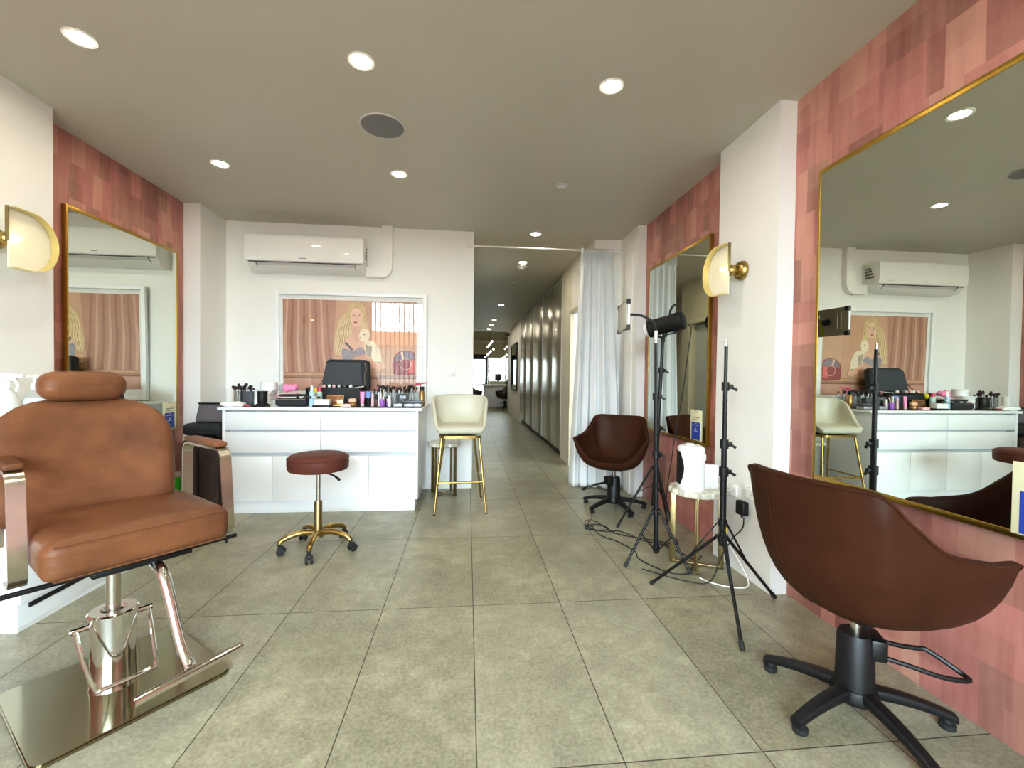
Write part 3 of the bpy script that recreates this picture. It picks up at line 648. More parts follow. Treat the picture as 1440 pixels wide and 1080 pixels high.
# ================================================================== SHELL STYLING CHAIRS
RIM = [(0, -.255, .445), (.13, -.262, .455), (.225, -.252, .515), (.325, -.225, .638), (.332, -.10, .655), (.302, .03, .685), (.268, .12, .765), (.232, .185, .835), (.12, .225, .842), (0, .232, .840)]
RIMF = RIM+[(-x, y, z) for x, y, z in RIM[-2:0:-1]]
def bez(a, b, c, d, u): return a*(1-u)**3+b*3*u*(1-u)**2+c*3*u*u*(1-u)+d*u**3
def styling_chair(label, loc, rz, leather=COGNAC, base_rot=0., lever=20., group=None, off=0., s_=1.):
    t = thing('styling_chair', label, 'chair', loc, rz, group)
    rim = spline([(x*s_, y*s_+off, .4+(z-.4)*s_) for x, y, z in RIMF], 8, True); n = len(rim); zb = .375; zi = .440
    rows = []
    C0 = Vector((0, off-.02, zb)); C1 = Vector((0, off-.02, zi)); OF = Vector((0, off, 0))
    for P in rim:
        h = P.z-zb; P = P-OF; o = Vector((P.x, P.y, 0)); C0 = Vector((0, -.02, zb)); C1 = Vector((0, -.02, zi))
        line = [bez(C0, Vector((o.x*.55, o.y*.55, zb-.004)), Vector((o.x*(.86 if h > .2 else .98), o.y*(.80 if o.y > 0 else .96), zb+.10*h)), P, u/11) for u in range(1, 12)]
        d = Vector((o.x, o.y, 0)).normalized()*.030; I = P-d+Vector((0, 0, 0))
        ring = [P+Vector((-d.x*.15, -d.y*.15, .009)), P-d*.5+Vector((0, 0, .013)), I+Vector((d.x*.15, d.y*.15, .009))]
        hi = max(0, P.z-zi); io = Vector((I.x, I.y, 0))
        inn = [bez(C1, Vector((io.x*.62, io.y*.62, zi)), Vector((io.x*.92, io.y*(.76 if io.y > 0 else .92), zi+.12*hi+(.0))), I, u/11) for u in range(11, 0, -1)]
        rows.append([p+OF for p in line+ring+inn])
    C0 = C0+OF; C1 = C1+OF
    k = len(rows[0]); vs = [p for r in rows for p in r]; fs = []
    for i in range(n):
        i2 = (i+1) % n
        for j in range(k-1): fs.append([i*k+j, i2*k+j, i2*k+j+1, i*k+j+1])
    vs += [C0, C1]; a = len(vs)-2
    for i in range(n): fs.append([a, (i+1) % n*k, i*k]); fs.append([a+1, i*k+k-1, ((i+1) % n)*k+k-1])
    b = MB(); b.add(vs, fs); sh = b.build('seat_shell', leather, t, ang=60)
    b = MB(); b.tube([r[10]+Vector((r[10].x, r[10].y-off, 0)).normalized()*.002+Vector((0, 0, .004)) for r in rows], .0042, 6, True); b.build('piping', leather, sh)
    b = MB()
    for s in (1,):
        i = min(range(n), key=lambda q: (rim[q]-Vector((s*.125*s_, .22*s_+off, .84))).length)
        b.tube([rows[i][j]+Vector((rows[i][j].x, rows[i][j].y, -.3)).normalized()*.0005 for j in range(2, 11)], .0022, 5)
    b.build('seam', leather, sh)
    MB().cyl((0, 0, .29), (0, 0, .39), .016).build('piston', STEEL, t)
    b = MB(); b.box((0, -.02, .373), (.20, .22, .012), .003); b.build('seat_plate', BLKM, t)
    b = MB(); b.lathe([(.062, .065), (.060, .09), (.056, .28), (.050, .292), (0, .294)], 28); b.build('pump_column', BLACK, t)
    q = R(lever); b = MB(); b.T = Matrix.Rotation(q, 4, 'Z')
    b.box((.0, -.055, .255), (.10, .05, .075), .008)
    b.tube(spline([(.033, -.06, .262), (.037, -.14, .250), (.048, -.200, .246), (.048, -.23, .244), (.018, -.31, .20), (-.018, -.31, .198), (-.040, -.23, .205), (-.038, -.14, .222), (-.033, -.05, .235)], 5), .0085, 8); b.build('pump_lever', BLKM, t)
    MB().lathe([(.0, .055), (.07, .055), (.075, .07), (.066, .10), (0, .105)], 24).build('hub', BLACK, t)
    for i in range(5):
        b = MB(); b.T = Matrix.Rotation(base_rot+2*pi*i/5, 4, 'Z')
        def leg(u, v):
            x = .045+u*.255; z = .088-.045*u*u-.004; w = .033-.009*u; h = .030-.010*u; a = 2*pi*v
            c = math.copysign(abs(cos(a))**.55, cos(a)); s_ = math.copysign(abs(sin(a))**.55, sin(a)); return (x, w*c*.8, z+h*.7*s_)
        b.grid(leg, 14, 20, False, True)
        b.add([leg(1, j/20) for j in range(20)], [list(range(20))]); lg = b.build('leg', BLACK, t, ang=50)
        b = MB(); b.T = Matrix.Rotation(base_rot+2*pi*i/5, 4, 'Z'); b.lathe([(.022, 0), (.024, .004), (.024, .018), (.014, .022), (.014, .034), (0, .034)], 16, (.278, 0, 0)); b.build('foot', RUB, lg)
    return t
styling_chair('cognac leather shell styling chair seen from behind, facing the large mirror', (1.41, 1.435, 0), R(100), COGNAC, R(123-100), -35, None, .058, 1.045)
styling_chair('cognac leather shell styling chair by the white curtain, seat turned to the room', (1.352, 3.90, 0), R(-33), COGNAC, R(-78+33), -44, None, 0., .98)

# ================================================================== ROLLING STOOL
t = thing('rolling_stool', 'round brown vinyl rolling stool on brass castor legs in front of the dresser', 'stool', (-1.01, 3.10, 0), R(0))
b = MB(); b.lathe([(0, .548), (.17, .548), (.188, .553), (.195, .566), (.197, .60), (.195, .628), (.186, .645), (.165, .655), (.10, .660), (0, .662)], 48); b.build('seat', DKLEA, t)
b = MB(); b.tube([(.1965*cos(R(a)), .1965*sin(R(a)), .632) for a in range(0, 360, 9)], .003, 6, True); b.build('seam', DKLEA, t)
MB().lathe([(0, .530), (.06, .530), (.075, .548), (0, .548)], 24).build('seat_plate', BLKM, t)
b = MB(); b.tube([(.06, -.04, .535), (.13, -.09, .525), (.175, -.125, .505)], [.006, .006, .010], 8); b.build('height_lever', BLACK, t)
MB().cyl((0, 0, .33), (0, 0, .535), .0145).build('gas_lift', STEEL, t)
b = MB(); b.lathe([(.036, .085), (.032, .12), (.0265, .145), (.0265, .325), (.024, .333), (0, .333)], 24); b.build('column', BRASSD, t)
for i in range(5):
    a = R(-85+72*i); M = Matrix.Rotation(a, 4, 'Z')
    b = MB(); b.T = M
    ctr = spline([(.02, 0, .115), (.09, 0, .128), (.16, 0, .118), (.215, 0, .098), (.235, 0, .075)], 5)
    b.tube(ctr, [.021-.005*i_/len(ctr) for i_ in range(len(ctr))], 12); lg = b.build('leg', BRASS, t)
    b = MB(); b.T = M @ Matrix.Translation((.237, 0, 0)) @ Matrix.Rotation(R(37*i+20), 4, 'Z')
    b.cyl((0, 0, .062), (0, 0, .085), .010); b.box((.010, 0, .046), (.036, .034, .030), .008)
    for s in (-1, 1): b.cyl((.012, s*.010, .0265), (.012, s*.022, .0265), .0262, n=20)
    b.build('castor', RUB, lg)

# ================================================================== BAR STOOL
t = thing('bar_stool', 'cream leather bar stool with slim brass legs beside the dresser', 'bar stool', (-.065, 4.04, 0), R(3))
BS = [(0, -.215, .735), (.13, -.215, .735), (.205, -.20, .738), (.228, -.13, .775), (.250, -.02, .89), (.264, .07, .965), (.245, .155, .998), (.15, .215, 1.008), (0, .235, 1.010)]
BSF = BS+[(-x, y, z) for x, y, z in BS[-2:0:-1]]
rim = spline(BSF, 7, True); n = len(rim); rows = []; zb = .672; zi = .732; C0 = Vector((0, 0, zb)); C1 = Vector((0, 0, zi))
for P in rim:
    h = P.z-zb; o = Vector((P.x, P.y, 0)); low = P.z < .745
    k1 = .98 if low else .93
    line = [bez(C0, Vector((o.x*.7, o.y*.7, zb)), Vector((o.x*k1, o.y*k1*.92, zb+.12*h)), P, u/10) for u in range(1, 11)]
    d = o.normalized()*.034; I = P-d
    ring = [P-d*.15+Vector((0, 0, .010)), P-d*.5+Vector((0, 0, .015)), I+d*.15+Vector((0, 0, .010))]
    hi = max(0, P.z-zi); io = Vector((I.x, I.y, 0))
    inn = [bez(C1, Vector((io.x*.7, io.y*.7, zi+.006)), Vector((io.x*.97, io.y*.93, zi+.05*hi)), I, u/10) for u in range(10, 0, -1)]
    rows.append(line+ring+inn)
k = len(rows[0]); vs = [p for r in rows for p in r]+[C0, C1]; fs = []; a = len(vs)-2
for i in range(n):
    i2 = (i+1) % n
    for j in range(k-1): fs.append([i*k+j, i2*k+j, i2*k+j+1, i*k+j+1])
    fs.append([a, i2*k, i*k]); fs.append([a+1, i*k+k-1, i2*k+k-1])
MB().add(vs, fs).build('seat_shell', CREAM, t, ang=60)
b = MB(); b.pad((.40, .40, .07), .032, 10, lambda p: Vector((p.x*(1-.12*max(0, p.y/.2)), p.y, p.z+.012*(1-(p.x/.2)**2)*(1-(p.y/.2)**2)*(p.z > 0))), (0, -.012, .722)); b.build('seat_cushion', CREAM, t)
b = MB(); b.prism(rrect(.375, .36, .06), .022, Matrix.Translation((0, -.01, .652))); b.build('seat_ring', BRASS, t)
LG = [((-.165, -.155, .655), (-.222, -.252, .004)), ((.165, -.155, .655), (.222, -.252, .004)), ((-.135, .135, .655), (-.222, .262, .004)), ((.135, .135, .655), (.222, .262, .004))]
for p0, p1 in LG:
    lg = MB().cyl(p1, p0, .0095, .012, 16).build('leg', BRASS, t)
    MB().cyl((p1[0], p1[1], 0), (p1[0], p1[1], .012), .0105, n=14).build('foot', RUB, lg)
def lp(i, z): p0, p1 = Vector(LG[i][0]), Vector(LG[i][1]); u = (z-p1.z)/(p0.z-p1.z); return p1+(p0-p1)*u
b = MB(); b.tube([lp(0, .27), lp(1, .27)], .0085, 12); b.build('foot_rail', BRASS, t)
b = MB(); b.tube([lp(0, .27), lp(2, .27)], .007, 10); b.tube([lp(1, .27), lp(3, .27)], .007, 10); b.build('side_rail', BRASS, t)

# ================================================================== SCALLOPED SIDE TABLES
def side_table(label, loc, rz, r=.165, h=.53):
    t = thing('side_table', label, 'side table', loc, rz, None)
    nl = 15; pts = []
    for i in range(nl*8):
        a = 2*pi*i/(nl*8); rr = r*(.94+.06*abs(cos(nl*a/2))**.7); pts.append((rr*cos(a), rr*sin(a)))
    b = MB(); k = len(pts)
    for z, s in ((h-.036, .965), (h-.030, 1.), (h-.008, 1.), (h, .975)): b.v += [Vector((x*s, y*s, z)) for x, y in pts]
    for q in range(3): b.f += [[q*k+i, q*k+(i+1) % k, (q+1)*k+(i+1) % k, (q+1)*k+i] for i in range(k)]
    b.f += [list(range(k))[::-1], [3*k+i for i in range(k)]]; b.mi = [0]*len(b.f); b.build('top', MARB, t, ang=30)
    for i in range(4):
        a = R(45+90*i); c = Vector((cos(a), sin(a), 0))*r*.82
        b = MB(); b.box((c.x, c.y, (h-.036)/2), (.007, .034, h-.036), .001, rot=Matrix.Rotation(a+pi/2, 3, 'Z')); b.build('leg', BRASSD, t)
    for j, a in enumerate((45, 135)):
        b = MB(); b.box((0, 0, .012+.0*j), (2*r*.82, .022, .010), .001, rot=Matrix.Rotation(R(a), 3, 'Z')); b.build('cross_bar', BRASSD, t)
        b = MB(); b.box((0, 0, h-.045), (2*r*.82, .022, .010), .001, rot=Matrix.Rotation(R(a), 3, 'Z')); b.build('top_bar', BRASSD, t)
    return t
side_table('scalloped marble side table with slim brass legs, tucked behind the bar stool', (-.232, 4.47, 0), R(14))
side_table('scalloped marble side table with brass legs carrying the white heater', (1.475, 2.66, 0), R(18), .175, .505)

# ================================================================== LIGHT STANDS
def light_stand(label, loc, feet, zleg, zbrace, bottom, secs, tip, lean=(0, 0), braces_up=True):
    """secs: list of (z0, z1, radius); feet: floor points relative to the pole"""
    t = thing('light_stand', label, 'light stand', loc)
    L = lambda z: Vector((lean[0]*z, lean[1]*z, z))
    b = MB()
    for z0, z1, r in secs: b.cyl(L(z0), L(z1), r, n=16)
    b.build('pole', BLKM, t)
    if tip: b = MB(); b.cyl(L(tip[0]), L(tip[1]), .008, n=12); b.cyl(L((tip[0]+tip[1])/2-.004), L((tip[0]+tip[1])/2+.004), .0095, n=12); b.build('spigot', CHROME, t)
    for z0, z1, r in secs[:-1]:
        b = MB(); b.cyl(L(z1-.04), L(z1+.006), r+.007, n=16); b.box(L(z1-.018)+Vector((.026, 0, 0)), (.03, .018, .024), .004); b.cyl(L(z1-.018)+Vector((.03, 0, 0)), L(z1-.018)+Vector((.058, -.01, -.018)), .006, .008, 10); b.build('clamp', BLACK, t)
    b = MB(); b.cyl(L(zleg-.022), L(zleg+.012), .024, n=16); b.build('leg_collar', BLACK, t)
    b = MB(); b.cyl(L(zbrace-.016), L(zbrace+.016), .022, n=16); b.box(L(zbrace)+Vector((0, -.026, 0)), (.016, .024, .016), .003); b.build('brace_collar', BLACK, t)
    for fx, fy in feet:
        F = Vector((fx, fy, .008)); d = Vector((fx, fy, 0)).normalized(); A = L(zleg)+d*.026
        b = MB(); b.tube([A, F], .0085, 10); b.ball(A, .012, 6); lg = b.build('leg', BLKM, t)
        b = MB(); b.tube([F+(A-F).normalized()*.03, F+(F-A).normalized()*.004], .0115, 10); b.build('foot', RUB, lg)
        mid = A.lerp(F, .42); b = MB(); b.strap([L(zbrace)+d*.022, mid], Vector((-d.y, d.x, 0))*.012, .005); b.ball(mid, .010, 6); b.build('brace', BLKM, lg)
    return t
light_stand('bare black tripod light stand with nothing mounted, nearest the camera', (1.335, 2.15, 0), [(-.115, -.354), (-.258, .279), (.357, .075)], .372, .45, .12, [(.33, .735, .0165), (.735, .88, .014), (.88, 1.18, .0115), (1.18, 1.372, .009)], (1.372, 1.405))
light_stand('black tripod light stand holding the flat LED panel on a bent arm', (1.245, 2.74, 0), [(-.240, -.078), (.128, -.205), (.11, .26)], .334, .085, .05, [(.055, .72, .0165), (.72, 1.10, .0135), (1.10, 1.43, .010)], (1.43, 1.455), (-.020, 0))
light_stand('black tripod light stand carrying the cylindrical studio light', (1.452, 3.28, 0), [(-.246, .10), (.05, -.31), (.22, .20)], .505, .36, .12, [(.20, .83, .0175), (.83, 1.28, .014), (1.28, 1.53, .011)], None, (.040, 0))
t = thing('led_panel_light', 'flat rectangular LED panel on a black gooseneck arm', 'photo light', (1.216, 2.74, 1.435))
b = MB(); b.cyl((0, 0, .015), (0, 0, .075), .0105, n=16); b.build('connector', PLAST, t)
b = MB(); b.tube(spline([(0, 0, .07), (-.005, .01, .115), (-.032, .025, .150), (-.085, .045, .178), (-.145, .065, .186), (-.172, .078, .184)], 6), .0085, 10); b.build('gooseneck', RUB, t)
PM = Matrix.Translation((-.190, .08, .168)) @ Matrix.Rotation(R(-7.8), 4, 'Z')
b = MB(); b.T = PM; b.box((0, .0, 0), (.016, .30, .190), .003); b.build('panel_body', mat('olive_grey_alloy', (118, 112, 92), .4, metal=.4), t)
b = MB(); b.T = PM; b.box((-.0085, 0, 0), (.004, .27, .164), .001); b.build('diffuser', mat('grey_diffuser', (196, 196, 186), .25), t)
for sy in (-1, 1):
    for sz in (-1, 1): b = MB(); b.T = PM; b.box((0, sy*.137, sz*.082), (.022, .032, .032), .004); b.build('corner_guard', BLACK, t)
b = MB(); b.T = PM; b.box((0, -.151, 0), (.015, .003, .12), .001); b.build('edge_strip', LAM, t)
b = MB(); b.T = PM; b.cyl((.008, 0, 0), (.03, 0, 0), .024, n=16); b.build('mount', BLACK, t)
b = MB(); b.T = PM
for y, z, hh in ((-.10, .0, .11), (-.075, .0, .09), (.06, .04, .04), (.085, .03, .05), (.075, -.045, .05)): b.box((.0085, y, z), (.003, .004, hh))
b.build('back_vents', PLAST, t)
# studio light
t = thing('studio_light', 'black cylindrical studio light with a carry handle and white front', 'photo light', (1.513, 3.28, 1.53))
ax = Vector((-.74, .66, -.20)).normalized(); q = ax.to_track_quat('Z', 'X').to_matrix().to_4x4()
BM = Matrix.Translation((.012, -.005, .088)) @ q @ Matrix.Scale(1.06, 4)
b = MB(); b.T = BM; b.lathe([(0, -.138), (.056, -.138), (.066, -.128), (.067, -.05), (.0625, -.044), (.0625, .085), (.068, .09), (.068, .118), (.060, .120)], 36); body = b.build('housing', BLACK, t)
b = MB(); b.T = BM; b.lathe([(.060, .115), (.060, .122), (.055, .145), (.035, .160), (0, .165)], 32); b.build('front_dome', PLAST, t)
b = MB(); b.T = BM
for a in range(0, 360, 30): b.box((.045*cos(R(a)), .045*sin(R(a)), -.1385), (.010, .010, .004), .001)
b.cyl((0, 0, -.138), (0, 0, -.150), .018, n=16); b.build('rear_controls', mat('dark_grey_rubber', (44, 44, 46), .6), t)
c0 = Vector((.012, -.005, .088)); up = Vector((0, 0, 1))
b = MB(); P0 = c0-ax*.115+up*.064; b.strap(spline([P0+Vector((.0, 0, -.01)), P0+up*.045-ax*.004, P0+up*.070+ax*.014, P0+up*.068+ax*.05, P0+up*.038+ax*.074, P0+up*.0+ax*.080-up*.006], 5), ax.cross(up)*.022, .011); b.build('handle', BLACK, t)
b = MB(); b.box((.012, -.005, .012), (.03, .035, .035), .006); b.cyl((0, 0, -.045), (0, 0, .0), .015, n=16); b.cyl((.01, -.02, .008), (.10, -.05, .03), .0055, .008, 10); b.cyl((-.0, .0, -.022), (-.045, -.012, .0), .0055, .008, 10); b.build('bracket', BLACK, t)

# ================================================================== HEATER, BOX, CABLES ON THE RIGHT
t = thing('fan_heater', 'white oval tower heater with a dark front grille on the marble side table', 'heater', (1.412, 2.63, .505), R(-98))
def oval(w, d): return lambda a: (w*math.copysign(abs(cos(a))**.8, cos(a)), d*math.copysign(abs(sin(a))**.8, sin(a)))
def hf(u, v):
    z = .275*v; wv = .092+.006*cos(pi*(v-.05))-.012*max(0, sin(pi*v)); dv = .078
    e = 1-.22*max(0, (v-.93)/.07)**2-.08*max(0, (.05-v)/.05)**2
    x, y = oval(wv*e, dv*e)(2*pi*u); return (x, y, z)
b = MB(); b.grid(hf, 40, 30, True, False); b.add([hf(i/40, 1) for i in range(40)], [list(range(40))]); b.add([hf(i/40, 0) for i in range(40)], [list(range(40))[::-1]]); b.build('casing', LAM, t)
b = MB()
def gf(u, v):
    z = .035+.205*v; hw = .055*sin(pi*(.12+.76*v))+.008; a = -pi/2+(u-.5)*2*math.asin(min(.99, hw/.092)); x, y, _ = hf(((a/(2*pi)) % 1), z/.275); return (x*1.012, y*1.03, z)
b.grid(gf, 16, 16); b.build('grille', BLACK, t)
b = MB(); b.cyl((-.02, 0, .273), (-.02, 0, .285), .024, n=24); b.cyl((.045, .01, .272), (.045, .01, .279), .008, n=12); b.build('control_knob', LAM, t)
b = MB(); b.pad((.014, .02, .045), .006, 6, None, (.0, .084, .20)); b.build('side_button', PLAST, t)
t = thing('white_box', 'small white ribbed box behind the heater on the marble side table', 'box', (1.555, 2.645, .505), R(-20))
MB().box((0, 0, .075), (.085, .05, .15), .006).build('case', LAM, t)
b = MB()
for i in range(7): b.box((-.036+i*.012, -.0265, .075), (.005, .005, .135), .001)
b.build('ribs', PLAST, t)
t = thing('plug_adapter', 'black plug in adapter in the wall power point behind the near styling chair', 'adapter', (XR-.0125, 2.47, .435))
MB().box((-.022, 0, -.01), (.042, .075, .085), .010, 3).build('body', BLACK, t); MB().cyl((-.022, 0, -.05), (-.022, 0, -.068), .006).build('strain_relief', RUB, t)
def cable(name, pts, r, m, label, n=6):
    return tag(MB().tube(spline(pts, n), r, 8).build(name, m, loc=pts[-1]), label, 'cable')
cable('power_cable', [(1.668, 2.47, .366), (1.66, 2.47, .30), (1.63, 2.52, .22), (1.55, 2.50, .12), (1.42, 2.40, .02), (1.30, 2.44, .006), (1.10, 2.62, .006)], .0035, RUB, 'black cable dropping from the plug adapter to the floor')
cable('power_cable', [(1.675, 2.645, .49), (1.645, 2.63, .48), (1.62, 2.60, .42), (1.60, 2.57, .30), (1.61, 2.54, .20), (1.64, 2.46, .10), (1.655, 2.40, .02), (1.60, 2.34, .006), (1.50, 2.36, .006), (1.43, 2.42, .006), (1.40, 2.48, .006)], .004, PLAST, 'white cable looping from the wall power point down to the floor')
cable('power_cable', [(1.66, 2.62, .515), (1.62, 2.66, .52), (1.56, 2.60, .514), (1.50, 2.59, .514), (1.46, 2.60, .516)], .0035, PLAST, 'short white cable lying on the marble side table behind the heater')
tag(MB().box((1.612, 2.555, .262), (.014, .014, .034), .002).build('cable_tag', YEL, loc=(1.612, 2.555, .245)), 'small yellow tag round the white cable on the pier', 'tag')
cable('power_cable', [(1.655, 3.17, 1.61), (1.668, 3.14, 1.58), (1.64, 3.12, 1.42), (1.62, 3.12, 1.25), (1.59, 3.12, 1.03), (1.55, 3.12, .80), (1.52, 3.11, .61), (1.48, 3.10, .34), (1.47, 3.06, .13), (1.46, 3.0, .012), (1.36, 3.04, .006)], .0038, RUB, 'black cable hanging from the studio light down past the mirror')
cable('power_cable', [(1.50, 2.72, .006), (1.42, 2.98, .006), (1.30, 3.08, .006), (1.20, 3.28, .006), (1.08, 3.28, .006), (1.00, 3.33, .006), (.94, 3.36, .006), (.98, 3.44, .006), (1.08, 3.42, .012), (1.12, 3.34, .006), (1.02, 3.30, .012), (.96, 3.36, .02), (1.00, 3.46, .03), (1.06, 3.48, .02), (1.10, 3.40, .006), (1.16, 3.22, .006), (1.32, 3.12, .006), (1.5, 3.0, .006)], .004, RUB, 'tangled coil of black cable on the tiles in front of the far styling chair')
cable('power_cable', [(1.00, 3.40, .006), (1.02, 3.20, .006), (1.10, 3.08, .006), (1.16, 2.90, .006), (1.14, 2.78, .006), (1.18, 2.66, .006), (1.26, 2.55, .006), (1.36, 2.54, .006), (1.46, 2.66, .006), (1.58, 2.78, .006)], .0038, RUB, 'black cable running over the tiles under the tripod legs')
cable('power_cable', [(1.02, 3.52, .12), (1.03, 3.50, .06), (1.01, 3.46, .045), (.97, 3.46, .035), (.96, 3.42, .012), (1.02, 3.40, .006)], .003, RUB, 'thin black cable end sticking up out of the cable coil')
#@PART4
# ================================================================== LEFT SIDE: CABINET, BOTTLES, LUGGAGE
t = thing('styling_cabinet', 'low white cabinet against the wall behind the tan barber chair', 'cabinet', (-2.225, 2.55, 0))
b = MB(); b.box((0, 0, .445), (.39, .72, .85), .002); b.box((0, 0, .035), (.385, .715, .07)); b.build('body', LAM, t)
MB().box((0, 0, .882), (.40, .74, .025), .003).build('top', LAM, t)
for y in (-.181, .181): MB().box((.197, y, .49), (.016, .352, .72), .002).build('door', LAM, t)
b = MB(); b.box((.197, .0, .105), (.010, .62, .022), .002); b.build('finger_slot', BLACK, t)
def spray(x, y, z, s, label):
    t = thing('spray_bottle', label, 'bottle', (x, y, z), R(100))
    MB().lathe([(0, 0), (.032*s, 0), (.036*s, .004), (.036*s, .13*s), (.030*s, .155*s), (.014*s, .172*s), (.013*s, .185*s), (0, .185*s)], 28).build('bottle', FROST, t)
    b = MB(); b.cyl((0, 0, .176*s), (0, 0, .205*s), .0165*s); b.box((0, .0, .222*s), (.022*s, .075*s, .03*s), .006*s); b.box((0, -.045*s, .228*s), (.012*s, .03*s, .014*s), .004*s); b.tube([(0, -.03*s, .212*s), (0, -.042*s, .19*s), (0, -.036*s, .165*s)], .005*s, 8); b.build('trigger', PAPER, t)
spray(-2.31, 2.44, .895, 1.22, 'white trigger spray bottle behind the shoulder of the barber chair, on the low cabinet')
t = thing('pump_bottle', 'clear bottle with a white pump beside the headrest of the barber chair', 'bottle', (-2.245, 2.52, .895))
MB().lathe([(0, 0), (.045, 0), (.048, .006), (.048, .15), (.040, .185), (.016, .205), (.015, .215), (0, .215)], 28).build('bottle', ACRY, t)
MB().lathe([(0, .01), (.043, .01), (.043, .145), (.036, .165), (0, .165)], 24).build('contents', mat('pale_blue_gel', (214, 230, 234), .3), t)
b = MB(); b.lathe([(.017, .205), (.017, .235), (.008, .24), (.008, .265), (.016, .27), (.016, .28), (0, .28)], 16); b.box((0, -.02, .274), (.012, .05, .010), .003); b.build('pump', PAPER, t)
t = thing('white_canister', 'white canister at the edge of the photo next to the trigger spray', 'bottle', (-2.34, 2.36, .895)); MB().lathe([(0, 0), (.034, 0), (.036, .004), (.036, .19), (0, .19)], 24).build('body', PAPER, t); MB().lathe([(0, .19), (.03, .19), (.03, .215), (0, .218)], 20).build('lid', LAM, t)

t = thing('trolley_suitcase', 'dark brown soft trolley suitcase standing beside the dresser', 'suitcase', (-2.225, 4.055, 0), R(2))
b = MB(); b.pad((.30, .36, .60), .035, 8, None, (0, 0, .34)); b.build('body', SUITC, t)
b = MB(); b.pad((.12, .03, .44), .014, 6, None, (-.075, -.185, .33)); b.build('front_pocket', SUITC, t); b = MB(); b.pad((.12, .03, .30), .014, 6, None, (.07, -.185, .30)); b.build('side_pocket', SUITC, t)
b = MB(); b.box((-.005, -.184, .36), (.006, .008, .5)); b.build('zip', BLACK, t)
for x in (-.12, .12):
    for y in (-.14, .14): MB().cyl((x-.012, y, .022), (x+.012, y, .022), .022).build('wheel', RUB, t)
b = MB(); b.pad((.16, .03, .022), .010, 6, None, (0, -.1, .655)); b.build('handle', BLACK, t)
t = thing('carry_case', 'flat black zip case lying on top of the brown suitcase', 'case', (-2.225, 4.05, .667), R(1)); MB().pad((.31, .28, .105), .03, 8, None, (0, 0, .053)).build('body', NYLON, t)
b = MB(); b.tube([(x, y, .055) for x, y in rrect(.312, .282, .03)], .004, 6, True); b.build('zip', BLACK, t)
t = thing('mesh_bag', 'black trimmed grey mesh bag on the flat black case beside the dresser', 'bag', (-2.20, 4.05, .775), R(2))
b = MB(); b.pad((.22, .12, .16), .02, 8, lambda p: Vector((p.x*(1-.1*(p.z/.08)), p.y*(1-.35*(p.z/.08)), p.z)), (0, 0, .082)); b.build('body', MESHB, t)
b = MB()
for x in (-.098, -.04): b.strap([(x, -.062, .0), (x*.97, -.055, .05), (x*.94, -.045, .11), (x*.92, -.03, .163), (x*.92, .03, .163)], (.016, 0, 0), .004)
b.tube([(-.10, -.045, .162), (.10, -.045, .162)], .008, 6); b.tube([(-.108, -.06, .01), (.108, -.06, .01)], .007, 6); b.build('trim', BLACK, t)
t = thing('storage_tub', 'bright green tub on the floor behind the arm of the barber chair', 'tub', (-2.44, 4.05, 0)); MB().pad((.10, .16, .30), .02, 5, None, (0, 0, .155)).build('body', GREEN, t)
b = MB(); b.pad((.09, .14, .05), .015, 5, None, (0, 0, .325)); b.build('contents', GREYP, t)

# ================================================================== THINGS ON THE DRESSER
Z = TOPZ
def one(name, mb, m, loc, label, cat, group=None, rz=0.):
    o = mb.build(name, m, loc=(0, 0, 0), ang=45); o.location = loc; o.rotation_euler.z = rz; return tag(o, label, cat, group)
t = thing('counter_mat', 'thin black mat lying on the front of the dresser top', 'mat', (-.80, 4.06, Z)); MB().box((0, 0, .002), (.79, .31, .004), .001).build('sheet', NYLON, t)
ZM = Z+.0045
def cup(name, x, y, r, h, m, label, cat, z=Z, sq=False, w=.1, d=.1):
    t = thing(name, label, cat, (x, y, z)); th = .0025
    b = MB()
    if sq:
        for sx in (-1, 1): b.box((sx*(w/2-th/2), 0, h/2), (th, d, h), .0008)
        for sy in (-1, 1): b.box((0, sy*(d/2-th/2), h/2), (w-2*th, th, h), .0008)
        b.box((0, 0, th/2), (w-2*th, d-2*th, th))
    else: b.lathe([(0, 0), (r*.93, 0), (r, h), (r-th, h), (r*.93-th, th), (0, th)], 28)
    b.build('wall', m, t); return t
cup('plastic_cup', -2.040, 3.99, .036, .145, FROST, 'frosted white cup at the corner of the dresser top', 'cup')
cup('brush_glass', -2.030, 4.09, .033, .13, ACRY, 'clear glass tumbler of makeup brushes on the dresser', 'brush holder')
cup('brush_box', -1.985, 4.18, 0, .125, SMOKE, 'grey smoky square holder full of dark makeup brushes', 'brush holder', sq=True, w=.115, d=.09)
def brush(name, h, L, bl, bw, hm, bm):
    """makeup brush standing on its handle end"""
    o = MB().lathe([(0, 0), (.0025, .001), (.0042, L*.4), (.0036, L*.75), (.0048, L*.78), (.0052, L), (0, L)], 10).build(name, hm)
    f = MB().lathe([(.0054, L-.001), (bw*.7, L+bl*.25), (bw, L+bl*.6), (bw*.75, L+bl*.9), (0, L+bl)], 12).build('bristles', bm, o); return o
P1 = brush('makeup_brush', 0, .145, .034, .014, HANDB, BRIS); P2 = brush('makeup_brush', 0, .150, .030, .011, HANDW, BRIS); P3 = brush('makeup_brush', 0, .155, .022, .006, HANDB, BRISB); P4 = brush('makeup_brush', 0, .150, .028, .010, HANDW, BRISB); P5 = brush('makeup_brush', 0, .150, .036, .015, HANDB, BRISP)
first = {}
def setb(P, x, y, z, lean, az, label, group):
    key = P.name
    if key not in first: first[key] = 1; o = P
    else: o = dup(P)
    o.location = (x, y, z); o.rotation_euler = (lean, 0, az); q_ = random.uniform(.82, 1.1); o.scale = (1, 1, q_); o['label'] = label; o['category'] = 'makeup brush'; o['group'] = group; return o
